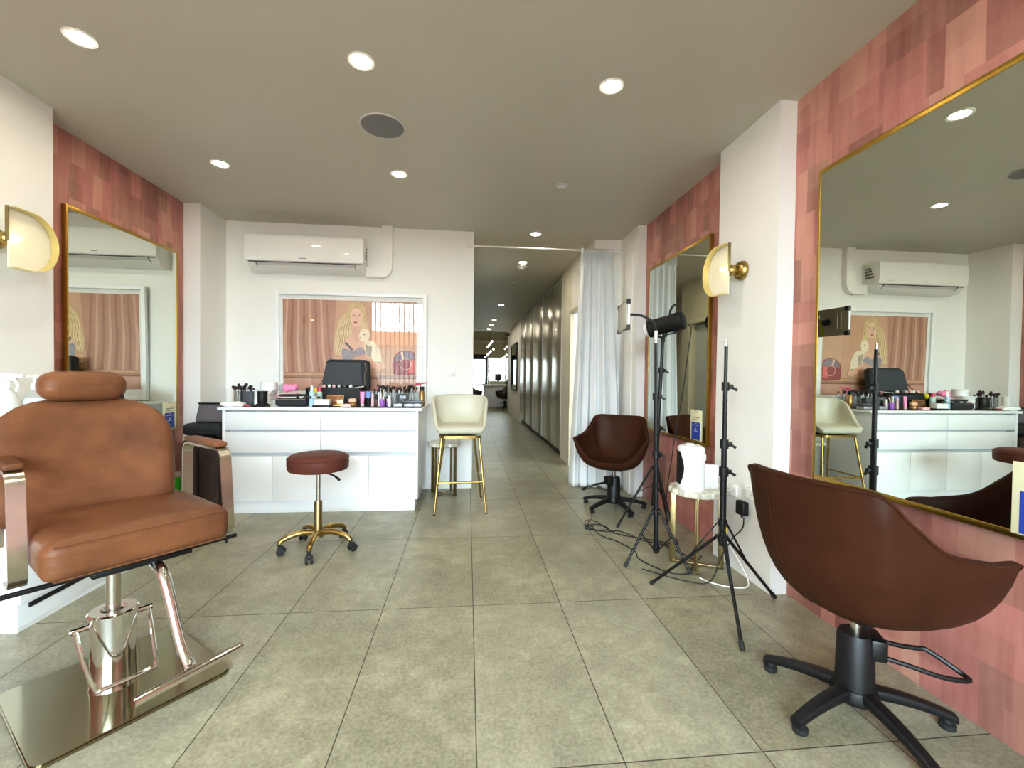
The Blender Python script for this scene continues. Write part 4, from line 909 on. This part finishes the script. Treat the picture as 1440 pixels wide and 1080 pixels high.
for i in range(8):
    a = 2*pi*i/8; rr = .014
    setb((P2, P1)[i % 2], -2.03+rr*cos(a), 4.09+rr*sin(a), Z+.004, R(5), a+pi/2, 'makeup brush standing in the clear glass tumbler', 'brushes in the clear tumbler')
for i in range(12):
    gx, gy = i % 4, i//4
    setb((P1, P1, P2)[i % 3], -2.025+gx*.026, 4.16+gy*.02, Z+.004, R(random.uniform(-6, 6)), random.uniform(-.8, .8), 'dark tipped makeup brush standing in the grey square holder', 'brushes in the grey holder')
# white trays in a stack with a tub on top
for i in range(5):
    o = one('white_tray', MB().box((0, 0, .0125), (.165, .13, .023), .004), PAPER, (-1.872+random.uniform(-.004, .004), 4.25, Z+.001+i*.0245), 'white flat box, %s in the stack behind the black jar' % ('lowest', 'second from the bottom', 'middle one', 'second from the top', 'topmost under the wide tray')[i], 'box', 'stacked white boxes')
one('white_tray', MB().box((0, 0, .006), (.20, .15, .012), .004), LAM, (-1.872, 4.25, Z+.125), 'wide white tray topping the stack of white boxes', 'tray')
t = thing('white_tub', 'large white round tub on top of the stacked white boxes', 'tub', (-1.835, 4.26, Z+.138)); MB().lathe([(0, 0), (.062, 0), (.068, .004), (.068, .05), (0, .05)], 32).build('pot', LAM, t); MB().lathe([(0, .05), (.072, .05), (.072, .07), (.068, .074), (0, .075)], 32).build('lid', PAPER, t)
one('white_bowl', MB().lathe([(0, 0), (.03, 0), (.045, .05), (.042, .05), (.028, .004), (0, .004)], 24), FROST, (-1.765, 4.22, Z), 'small frosted bowl between the white boxes and the clear pink jar', 'bowl')
t = thing('black_jar', 'black jar with a flared foot at the front of the dresser', 'jar', (-1.775, 4.0, Z)); MB().lathe([(0, 0), (.062, 0), (.064, .006), (.05, .022), (.036, .032), (.036, .036), (0, .036)], 32).build('foot', BLACK, t); MB().lathe([(0, .036), (.036, .036), (.039, .04), (.039, .118), (.036, .122), (0, .122)], 32).build('body', BLACK, t); MB().lathe([(0, .122), (.041, .122), (.041, .136), (0, .138)], 32).build('lid', BLACK, t)
b = MB(); b.pad((.18, .10, .045), .018, 8, lambda p: Vector((p.x, p.y, p.z*(1-.5*(p.x/.09)**2)+.004*sin(p.x*60))), (0, 0, .0235)); one('wipes_packet', b, PAPER, (-1.98, 3.935, Z), 'crumpled white packet of wipes at the front corner of the dresser', 'packet', rz=R(6))
t = thing('lipstick', 'dark red lipstick lying by the white packet', 'lipstick', (-1.86, 3.93, Z), R(8)); b = MB(); b.cyl((-.03, 0, .011), (.018, 0, .011), .0105); b.build('tube', REDL, t); b = MB(); b.cyl((.018, 0, .011), (.055, 0, .011), .0108); b.build('cap', BLACK, t)
t = thing('pink_jar', 'clear jar with a pink lid line next to the white boxes', 'jar', (-1.772, 4.33, Z)); MB().lathe([(0, 0), (.036, 0), (.038, .006), (.038, .17), (.03, .185), (0, .185)], 28).build('glass', ACRY, t); MB().lathe([(0, .004), (.034, .004), (.034, .10), (0, .10)], 20).build('cotton_pads', PALEP, t); MB().lathe([(0, .185), (.036, .185), (.036, .198), (0, .20)], 24).build('lid', FROST, t)
b = MB(); random.seed(4)
for k in range(16): b.ball((random.uniform(-.045, .045), random.uniform(-.025, .025), random.uniform(.035, .062)), random.uniform(.022, .03), 8)
o = one('pink_net_sponge', b, PINKP, (-1.645, 4.27, Z+.105), 'bright pink fluffy net sponge heaped behind the black pouch', 'sponge')
t = thing('storage_box', 'pale pink clear box under the pink net sponge', 'box', (-1.645, 4.27, Z)); MB().box((0, 0, .056), (.135, .10, .11), .006).build('body', PALEP, t)
t = thing('makeup_pouch', 'open black zip pouch full of silver brushes on the dresser', 'pouch', (-1.535, 4.05, Z))
b = MB(); b.pad((.27, .14, .075), .03, 8, lambda p: Vector((p.x, p.y, p.z+.006*sin(p.x*30)*(p.z > 0))), (0, 0, .039)); b.build('body', NYLON, t)
b = MB(); b.pad((.25, .09, .022), .009, 8, None, (0, .035, .096)); b.build('flap', NYLON, t)
b = MB(); b.tube([(-.125, -.072, .066), (.125, -.072, .066)], .004, 6); b.build('zip', STEEL, t)
for i in range(7): setb(P4, -1.60+i*.022, 3.973+.004*(i % 2), Z+.080+.002*(i % 3), R(88), R(75+random.uniform(-14, 14)), 'silver handled brush lying across the open black pouch', 'brushes lying on the pouch')
for i, (x, w) in enumerate(((-1.505, .15), (-1.51, .14), (-1.50, .12))):
    one('black_palette', MB().box((0, 0, .014), (w, .11, .027), .004), BLACK, (x, 4.27, Z+.001+i*.029), 'black palette, %s of three stacked behind the open pouch' % ('lowest', 'middle', 'topmost')[i], 'palette', 'stacked black palettes', R(i*7))
one('black_pot', MB().lathe([(0, 0), (.03, 0), (.032, .004), (.032, .075), (0, .078)], 24), BLACK, (-1.47, 4.25, Z+.0885), 'black pot standing on the stacked black palettes', 'pot')
t = thing('pump_bottle', 'slim pale blue bottle with a white cap in front of the black bag', 'bottle', (-1.362, 4.0, Z)); MB().lathe([(0, 0), (.022, 0), (.024, .004), (.024, .12), (.018, .135), (.010, .138), (0, .138)], 24).build('bottle', BLUEB, t); MB().lathe([(.012, .136), (.012, .165), (.008, .19), (0, .192)], 18).build('cap', PAPER, t)
t = thing('skincare_bottle', 'mint green bottle with a black cap beside the pale blue bottle', 'bottle', (-1.338, 4.12, Z)); MB().lathe([(0, 0), (.024, 0), (.026, .004), (.026, .12), (.02, .13), (0, .13)], 24).build('bottle', MINT, t); MB().lathe([(0, .13), (.02, .13), (.02, .168), (0, .17)], 20).build('cap', HOT, t)
t = thing('white_palette', 'closed white palette on a black tray at the front of the dresser', 'palette', (-1.27, 4.0, Z)); MB().box((0, 0, .008), (.15, .09, .015), .003).build('tray', BLACK, t); MB().box((0, 0, .042), (.125, .075, .05), .005).build('lid', PAPER, t)
t = thing('eyeshadow_palette', 'open golden eyeshadow palette leaning before the black bag', 'palette', (-1.205, 4.10, Z)); MB().box((0, 0, .007), (.15, .08, .014), .003).build('base', GOLD, t); M3 = Matrix.Rotation(R(-12), 3, 'X'); b = MB(); b.box((0, .045, .055), (.15, .012, .085), .003, rot=M3); b.build('lid', GOLD, t)
b = MB(); b.box((0, .0365, .055), (.13, .003, .07), .001, rot=M3); b.build('mirror', mat('bronze_sheen', (150, 104, 74), .2, metal=.6, vary=.3, scale=60), t)
# black train case with raised lid
t = thing('makeup_bag', 'large black makeup case with its lid raised on the dresser', 'bag', (-1.205, 4.36, Z))
b = MB()
for sx in (-1, 1): b.box((sx*.195, 0, .072), (.012, .24, .144), .004)
for sy in (-1, 1): b.box((0, sy*.117, .072), (.40, .012, .144), .004)
b.box((0, 0, .006), (.40, .24, .012), .002); b.build('body', NYLON, t)
LM = Matrix.Translation((.012, .135, .140)) @ Matrix.Rotation(R(-10), 4, 'X')
b = MB(); b.pad((.435, .095, .305), .035, 10, lambda p: Vector((p.x*(1-.05*(p.z/.15)), p.y, p.z)), (0, .0, .148)); b.v = [LM @ v for v in b.v]; b.build('lid', NYLON, t)
b = MB(); b.pad((.36, .02, .235), .009, 8, lambda p: Vector((p.x*(1-.08*(p.z/.12)), p.y, p.z)), (-.035, -.050, .148)); b.v = [LM @ v for v in b.v]; b.build('lid_panel', mat('charcoal_nylon', (44, 49, 55), .7, vary=.1), t)
b = MB(); b.tube([LM @ Vector((.178+.01*sin(z*40), -.05, z)) for z in (.02, .08, .14, .2, .26)], .004, 6); b.build('zip', STEEL, t)
b = MB(); b.strap(spline([(-.19, -.05, .145), (-.235, -.02, .13), (-.215, .03, .19), (-.19, .09, .26)], 6), (0, .012, 0), .003); b.strap(spline([(.20, -.05, .145), (.235, .0, .15), (.235, .08, .2), (.225, .12, .26)], 6), (0, .012, 0), .003); b.build('strap', BLACK, t)
MB().box((0, 0, .09), (.375, .215, .14)).build('tray', BLACK, t)
for i, (x, m, nm) in enumerate(((-.14, PALEP, 'pale pink pot'), (-.095, PAPER, 'white pot'), (-.05, PALEP, 'pink pot'), (-.005, GREYP, 'grey pot'), (.045, MESHB, 'mauve pot'), (.10, PAPER, 'small white pot'))):
    one('cosmetic_pot', MB().ball((0, 0, .016), .016, 8), m, (-1.205+x, 4.275+.012*(i % 2), Z+.160), nm + ' in the black makeup case, ' + ('at its end by the yellow sponge', 'beside the palest pink pot', 'between the white and grey pots', 'at the middle of the rim', 'before the lid panel', 'at its end by the pink tube')[i], 'pot', 'pots in the makeup case')
for i in range(3): setb(P2, -1.09+i*.018, 4.275, Z+.161, R(86), R(150+i*14), 'white handled brush poking out of the black makeup case', 'brushes in the makeup case')
one('yellow_sponge', MB().ball((0, 0, .032), .026, 10, (1, 1, 1.2)), YEL, (-1.40+.0, 4.24, Z+.10), 'yellow egg shaped sponge at the corner of the black makeup case', 'sponge')
t = thing('sponge_stand', 'dark little stand under the yellow sponge', 'stand', (-1.40, 4.24, Z)); MB().lathe([(0, 0), (.022, 0), (.022, .004), (.008, .012), (.008, .085), (.018, .10), (0, .10)], 20).build('stem', BLACK, t)
t = thing('blush_palette', 'pale pink palette lying on the black mat', 'palette', (-1.06, 3.97, ZM)); MB().box((0, 0, .011), (.085, .06, .022), .003).build('case', PALEP, t); MB().box((0, 0, .0235), (.07, .046, .003), .001).build('lid_panel', PEACH, t)
b = MB(); b.pad((.066, .045, .04), .016, 8, None, (0, 0, .02)); one('sponge_block', b, PEACH, (-1.025, 4.04, ZM+.03), 'peach coloured sponge on the black mat by the pink palette', 'sponge')
one('powder_compact', MB().lathe([(0, 0), (.034, 0), (.036, .004), (.036, .024), (.033, .028), (0, .028)], 28), GOLD, (-1.025, 4.04, ZM), 'round golden compact under the peach sponge', 'compact')
def tubeitem(name, x, y, r, h, m, cm, ch, label, cat):
    t = thing(name, label, cat, (x, y, ZM)); MB().lathe([(0, 0), (r*.96, 0), (r, .003), (r, h-ch), (r*.8, h-ch), (0, h-ch)], 20).build('body', m, t); MB().lathe([(0, h-ch), (r*.86, h-ch), (r*.84, h-.002), (0, h)], 20).build('cap', cm, t)
t = thing('cream_tube', 'pink squeeze tube standing on its cap beside the black case', 'tube', (-.942, 4.05, ZM)); MB().lathe([(0, 0), (.015, 0), (.015, .022), (0, .022)], 20).build('cap', PALEP, t)
b = MB(); b.grid(lambda u, v: ((.016+.004*v)*cos(2*pi*u), (.016*(1-v)+.002)*sin(2*pi*u), .022+.108*v), 24, 8, True, False); b.add([((.020)*cos(2*pi*i/24), .002*sin(2*pi*i/24), .13) for i in range(24)], [list(range(24))]); b.build('body', PINKP, t)
t = thing('setting_powder_jar', 'dark jar with a cornflower blue cap next to the pink tube', 'jar', (-.905, 4.12, ZM)); MB().lathe([(0, 0), (.027, 0), (.028, .004), (.028, .075), (0, .075)], 24).build('body', BLACK, t); MB().lathe([(0, .075), (.030, .075), (.030, .125), (.027, .130), (0, .131)], 24).build('cap', BLUEC, t)
tubeitem('lip_gloss', -.852, 4.05, .0125, .115, PALEP, PALEP, .05, 'slim pink gloss tube beside the blue capped jar', 'tube')
tubeitem('concealer_tube', -.818, 4.06, .013, .112, mat('brown_plastic', (92, 62, 50), .35), BLACK, .05, 'slim brown tube between the pink gloss and the white pen', 'tube')
tubeitem('white_pen', -.795, 4.04, .006, .13, PAPER, PAPER, .04, 'thin white pen standing among the tubes', 'pen')
t = thing('purple_pot', 'purple pot with wands standing in it at the front of the dresser', 'pot', (-.765, 4.03, ZM)); MB().lathe([(0, 0), (.022, 0), (.024, .004), (.024, .062), (.02, .066), (0, .066)], 24).build('pot', PURP, t)
for i, (dx, l) in enumerate(((-.008, .13), (.006, .15), (.012, .12))): MB().cyl((dx, 0, .066), (dx*1.6, .01, l), .0035, n=8).build('wand', (HANDW, GOLD, HANDW)[i], t)
tubeitem('nail_bottle', -.735, 4.10, .013, .085, BLACK, BLACK, .04, 'short black bottle behind the purple pot', 'bottle')
tubeitem('white_dropper', -.697, 4.02, .0125, .10, PAPER, PAPER, .035, 'small white dropper bottle on the black mat', 'bottle')
tubeitem('lip_balm', -.722, 4.06, .010, .075, PURP, PALEP, .03, 'short lilac tube by the white dropper bottle', 'tube')
one('smoky_box', MB().box((0, 0, .055), (.095, .06, .11), .003), SMOKE, (-.605, 4.13, ZM), 'grey smoky acrylic box in front of the dense row of brushes', 'box')
t = thing('brush_organiser', 'long clear acrylic organiser crammed with makeup brushes', 'brush holder', (-.685, 4.30, Z)); b = MB()
for y in (-.09, .0, .09): b.box((0, y, .06), (.42, .003, .12))
for x in (-.21, -.105, 0, .105, .21): b.box((x, 0, .06), (.003, .183, .12))
b.box((0, 0, .0015), (.42, .18, .003)); b.build('tray', ACRY, t)
random.seed(8)
for i in range(56):
    c, r_ = i % 14, i//14
    setb(random.choice((P3, P3, P4, P4, P2, P1, P5)), -.875+c*.0285+random.uniform(-.005, .005), 4.225+r_*.05+random.uniform(-.008, .008), Z+.004, R(random.uniform(-9, 9)), random.uniform(-1.2, 1.2), 'makeup brush standing in the long clear organiser', 'brushes in the long organiser')
for i, (x, y, dz, nm) in enumerate(((-.62, 4.02, 0, 'nearest the white dropper'), (-.525, 4.02, 0, 'in the middle of the row'), (-.45, 4.02, 0, 'nearest the gold spray can'))):
    t = thing('silver_palette', 'silver clear lidded palette on the black mat, %s' % nm, 'palette', (x, y, ZM), 0, 'silver palettes on the mat'); MB().box((0, 0, .013), (.082, .09, .026), .003).build('case', mat('silver_grey', (176, 178, 184), .3, metal=.4), t); MB().box((0, 0, .030), (.078, .086, .007), .002).build('lid', ACRY, t)
one('grey_palette', MB().box((0, 0, .010), (.17, .08, .02), .003), mat('slate_plastic', (70, 74, 84), .35), (-.49, 4.02, ZM+.035), 'long slate grey palette lying across the silver palettes', 'palette')
t = thing('spray_can', 'gold spray can with a black cap at the end of the dresser', 'can', (-.425, 4.16, Z)); MB().lathe([(0, 0), (.024, 0), (.026, .004), (.026, .135), (.018, .145), (0, .145)], 28).build('can', GOLD, t); MB().lathe([(0, .145), (.021, .145), (.021, .180), (.018, .184), (0, .185)], 24).build('cap', BLACK, t)
t = thing('pink_hair_clip', 'hot pink plastic paddle standing between the long organiser and the gold can', 'brush', (-.447, 4.22, Z)); b = MB(); b.ball((-.02, 0, .207), .024, 10, (1, .8, .6)); b.cyl((-.01, 0, .207), (.07, 0, .222), .008, .006); b.cyl((0, 0, 0), (0, 0, .207), .005, n=8); b.build('handle', HOT, t)

# ================================================================== CURTAIN
t = thing('curtain_rod', 'thin white rod spanning the passage entrance at ceiling height', 'curtain rod', (.0, 4.655, 2.575))
MB().cyl((-.02, 0, 0), (1.68, 0, 0), .008, n=14).build('rod', WHITE, t); b = MB(); b.cyl((-.035, 0, 0), (.045, 0, 0), .014); b.box((-.0, .02, 0), (.03, .03, .03), .004); b.build('end_bracket', WHITE, t)
def cur(u, v):               # u along the cloth, v down
    zt, zbot = 2.60, .015; z = zt+(zbot-zt)*v
    xt = 1.205+u*.36; xb = 1.125+u*.56; k = min(1, max(0, (v-.03)/.9))**1.1; x = xt+(xb-xt)*k
    am = .018+.036*k; ph = 2*pi*(5.5*u)+1.6*sin(3.3*u+.6)+.35*sin(2.2*v)
    y = 4.655+am*(sin(ph)+.28*sin(2.3*ph+1.1+.8*v))+.014*k*sin(ph*.37+2)+k*(.06-.16*u)
    x += .016*k*sin(ph+1.4)
    if v < .055: y = 4.655+.018*sin(2*pi*15*u)
    return (x, y, z)
b = MB(); b.grid(cur, 220, 60); o = b.build('curtain', SHEER, loc=(1.38, 4.65, .015), ang=180); tag(o, 'white pleated voile curtain gathered at the end of the rod', 'curtain')
sm = o.modifiers.new('cloth', 'SOLIDIFY'); sm.thickness = .0016; sm.offset = 0

# ================================================================== PASSAGE
ys = [6.44, 7.14, 8.12, 9.29, 10.45, 11.59]
def cabinet(ya, yb_, cuts, label):
    t = thing('tall_cabinet', label, 'cabinet', (HX+.115, (ya+yb_)/2, 0)); c = (ya+yb_)/2
    MB().box((.0, 0, 1.40), (.19, yb_-ya-.004, 2.62)).build('carcass', LAM, t); MB().box((.02, 0, .045), (.15, yb_-ya-.004, .09)).build('kickboard', BLACK, t)
    ed = [ya]+cuts+[yb_]
    for a, d in zip(ed[:-1], ed[1:]): MB().box((-.1055, (a+d)/2-c, 1.385), (.019, d-a-.010, 2.57), .0015).build('door', SATIN, t)
    MB().box((-.106, (ya+.006)-c, 1.385), (.024, .012, 2.58), .001).build('end_panel', LAM, t)
cabinet(ys[0], ys[2], [ys[1]], 'satin steel tall cabinet in the passage, nearest the curtain')
cabinet(ys[2], ys[3], [], 'satin steel tall cabinet in the middle of the passage run')
cabinet(ys[3], ys[5], [ys[4]], 'satin steel tall cabinet at the far end of the passage run')
t = thing('framed_mirror', 'tall black framed mirror on the passage wall past the steel cabinets', 'mirror', (HX-.002, 13.0, .80)); b = MB()
for y in (-.78, .78): b.box((-.018, y, .685), (.036, .05, 1.37), .003)
for z in (.025, 1.345): b.box((-.018, 0, z), (.036, 1.51, .05), .003)
b.build('frame', BLACK, t); MB().box((-.012, 0, .685), (.012, 1.52, 1.33)).build('mirror_glass', MIRR, t)
t = thing('security_camera', 'small black camera high on the passage wall', 'camera', (HX, 14.3, 2.60)); MB().box((-.04, 0, 0), (.08, .03, .03), .006).build('mount', BLACK, t); MB().ball((-.09, 0, -.02), .05, 12).build('dome', BLACK, t)

# ================================================================== WAITING AREA AT THE FAR END
t = thing('reception_counter', 'pale counter with a stone top at the far end of the passage', 'counter', (1.14, 17.05, 0))
MB().box((0, .15, .41), (1.04, .55, .82), .004).build('body', LAM, t); MB().box((0, .13, .845), (1.12, .68, .05), .004).build('top', STONE, t)
b = MB()
for i in range(20): b.box((-.49+i*.028, -.13, .42), (.012, .012, .78), .002)
b.build('fluting', PLAST, t)
t = thing('window_seat', 'stone clad ledge below the far window', 'ledge', (1.48, 18.5, 0)); MB().box((0, .2, .5), (1.1, .5, 1.0), .01).build('body', STONE, t)
t = thing('payment_terminal', 'dark screen standing on the ledge before the far window', 'screen', (1.30, 18.62, 1.0)); MB().box((0, 0, .18), (.28, .03, .26), .006).build('screen', DKCH, t); MB().cyl((0, .0, 0), (0, 0, .06), .05).build('stand', BLACK, t)
styling_chair('dark leather swivel chair beside the far reception counter', (1.40, 16.2, 0), R(-60), DKCH, .3, 20)
styling_chair('dark leather swivel chair at the near corner of the far reception counter', (.20, 16.35, 0), R(60), DKCH, .6, 20)
t = thing('potted_plant', 'tall leafy potted plant standing by the far window', 'plant', (1.62, 17.9, 0)); MB().lathe([(0, 0), (.14, 0), (.17, .45), (.15, .45), (.13, .40), (0, .40)], 24).build('pot', POT, t)
b = MB(); random.seed(3); lf = MB()
for i in range(9):
    a = 2*pi*i/9; tip = Vector((.12*cos(a), .12*sin(a), 1.0+.75*random.random())); b.tube([(0, 0, .4), tip*.5+Vector((0, 0, .3)), tip], [.010, .008, .004], 6)
    for j in range(16):
        p = tip*random.uniform(.5, 1.05)+Vector((random.uniform(-.06, .06), random.uniform(-.06, .06), .05)); d = Vector((random.uniform(-1, 1), random.uniform(-1, 1), random.uniform(-.4, .6))).normalized()*.11; s_ = d.cross(Vector((0, 0, 1))).normalized()*.035
        lf.add([p, p+d*.5+s_, p+d, p+d*.5-s_, p+d*.5+Vector((0, 0, .008))], [(0, 1, 4), (1, 2, 4), (2, 3, 4), (3, 0, 4)])
b.build('stems', mat('brown_stem', (90, 70, 44), .7), t); o = lf.build('foliage', LEAF, t)
def pendant(x, y, z, pts, label):
    t = thing('pendant_light', label, 'pendant lamp', (x, y, 3.25)); Z0 = 3.25
    MB().cyl((0, 0, 0), (0, 0, -.03), .05).build('canopy', BRASSD, t)
    top = max(p[2] for p in pts); MB().cyl((0, 0, -.03), (0, 0, z-Z0), .004, n=8).build('cord', BLACK, t)
    b = MB(); b.tube([Vector((p[0]-x, p[1]-y, p[2]-Z0)) for p in pts], .006, 8); b.build('arm', BRASSD, t)
    for p in pts: MB().ball((p[0]-x, p[1]-y, p[2]-Z0), .033, 10).build('globe', GLOBE, t)
pendant(.77, 15.5, 2.34, [(.847, 15.5, 2.444), (.80, 15.5, 2.375), (.745, 15.5, 2.30), (.698, 15.5, 2.239)], 'upper slanted pendant of glowing globes over the far counter')
pendant(.76, 15.6, 2.03, [(.905, 15.6, 2.168), (.81, 15.6, 2.095), (.76, 15.6, 2.04), (.70, 15.6, 1.975), (.62, 15.6, 1.886)], 'lower slanted pendant of glowing globes over the far counter')
pendant(1.33, 15.7, 2.2, [(1.385, 15.7, 2.28), (1.33, 15.7, 2.20)], 'upper short pendant of globes next to the far passage wall')
pendant(1.31, 15.9, 1.93, [(1.40, 15.9, 1.99), (1.33, 15.9, 1.93), (1.24, 15.9, 1.86)], 'lower short pendant of globes next to the far passage wall')
for x, y, l in ((-1.5, 8.5, 'downlight in the open area beyond the passage opening, reflected only in mirrors'), (-1.5, 12., 'downlight deeper in the open area beyond the passage')): downlight(x, y, l)

# ================================================================== CAMERA, SKY, COLOUR
w = bpy.data.worlds.new('sky'); bpy.context.scene.world = w; w.use_nodes = True; q = NT(w); bg = q.n['Background']
bg.inputs[0].default_value = (.75, .89, 1.0, 1); bg.inputs[1].default_value = 64.
cam = bpy.data.cameras.new('camera'); cam.sensor_width = 36; cam.lens = 614.51/1440*36; cam.clip_start = .05; cam.clip_end = 200
co = bpy.data.objects.new('camera', cam); COL.objects.link(co)
yaw, pit, rol = .101257, -.016736, .012429
f = Vector((sin(yaw)*cos(pit), cos(yaw)*cos(pit), sin(pit))); r = Vector((cos(yaw), -sin(yaw), 0)); u = r.cross(f)
r2 = cos(rol)*r+sin(rol)*u; u2 = -sin(rol)*r+cos(rol)*u
M = Matrix((r2, u2, -f)).transposed().to_4x4(); M.translation = (0, 0, 1.2); co.matrix_world = M
sc = bpy.context.scene; sc.camera = co
sc.view_settings.view_transform = 'Standard'; sc.view_settings.look = 'None'; sc.view_settings.gamma = 1.; sc.view_settings.use_curve_mapping = False; sc.view_settings.exposure = -.42
sc.cycles.max_bounces = 10; sc.cycles.diffuse_bounces = 5; sc.cycles.glossy_bounces = 6; sc.cycles.transparent_max_bounces = 12; sc.cycles.caustics_reflective = False; sc.cycles.caustics_refractive = False
sc.cycles.use_denoising = True; sc.cycles.sample_clamp_indirect = 6.
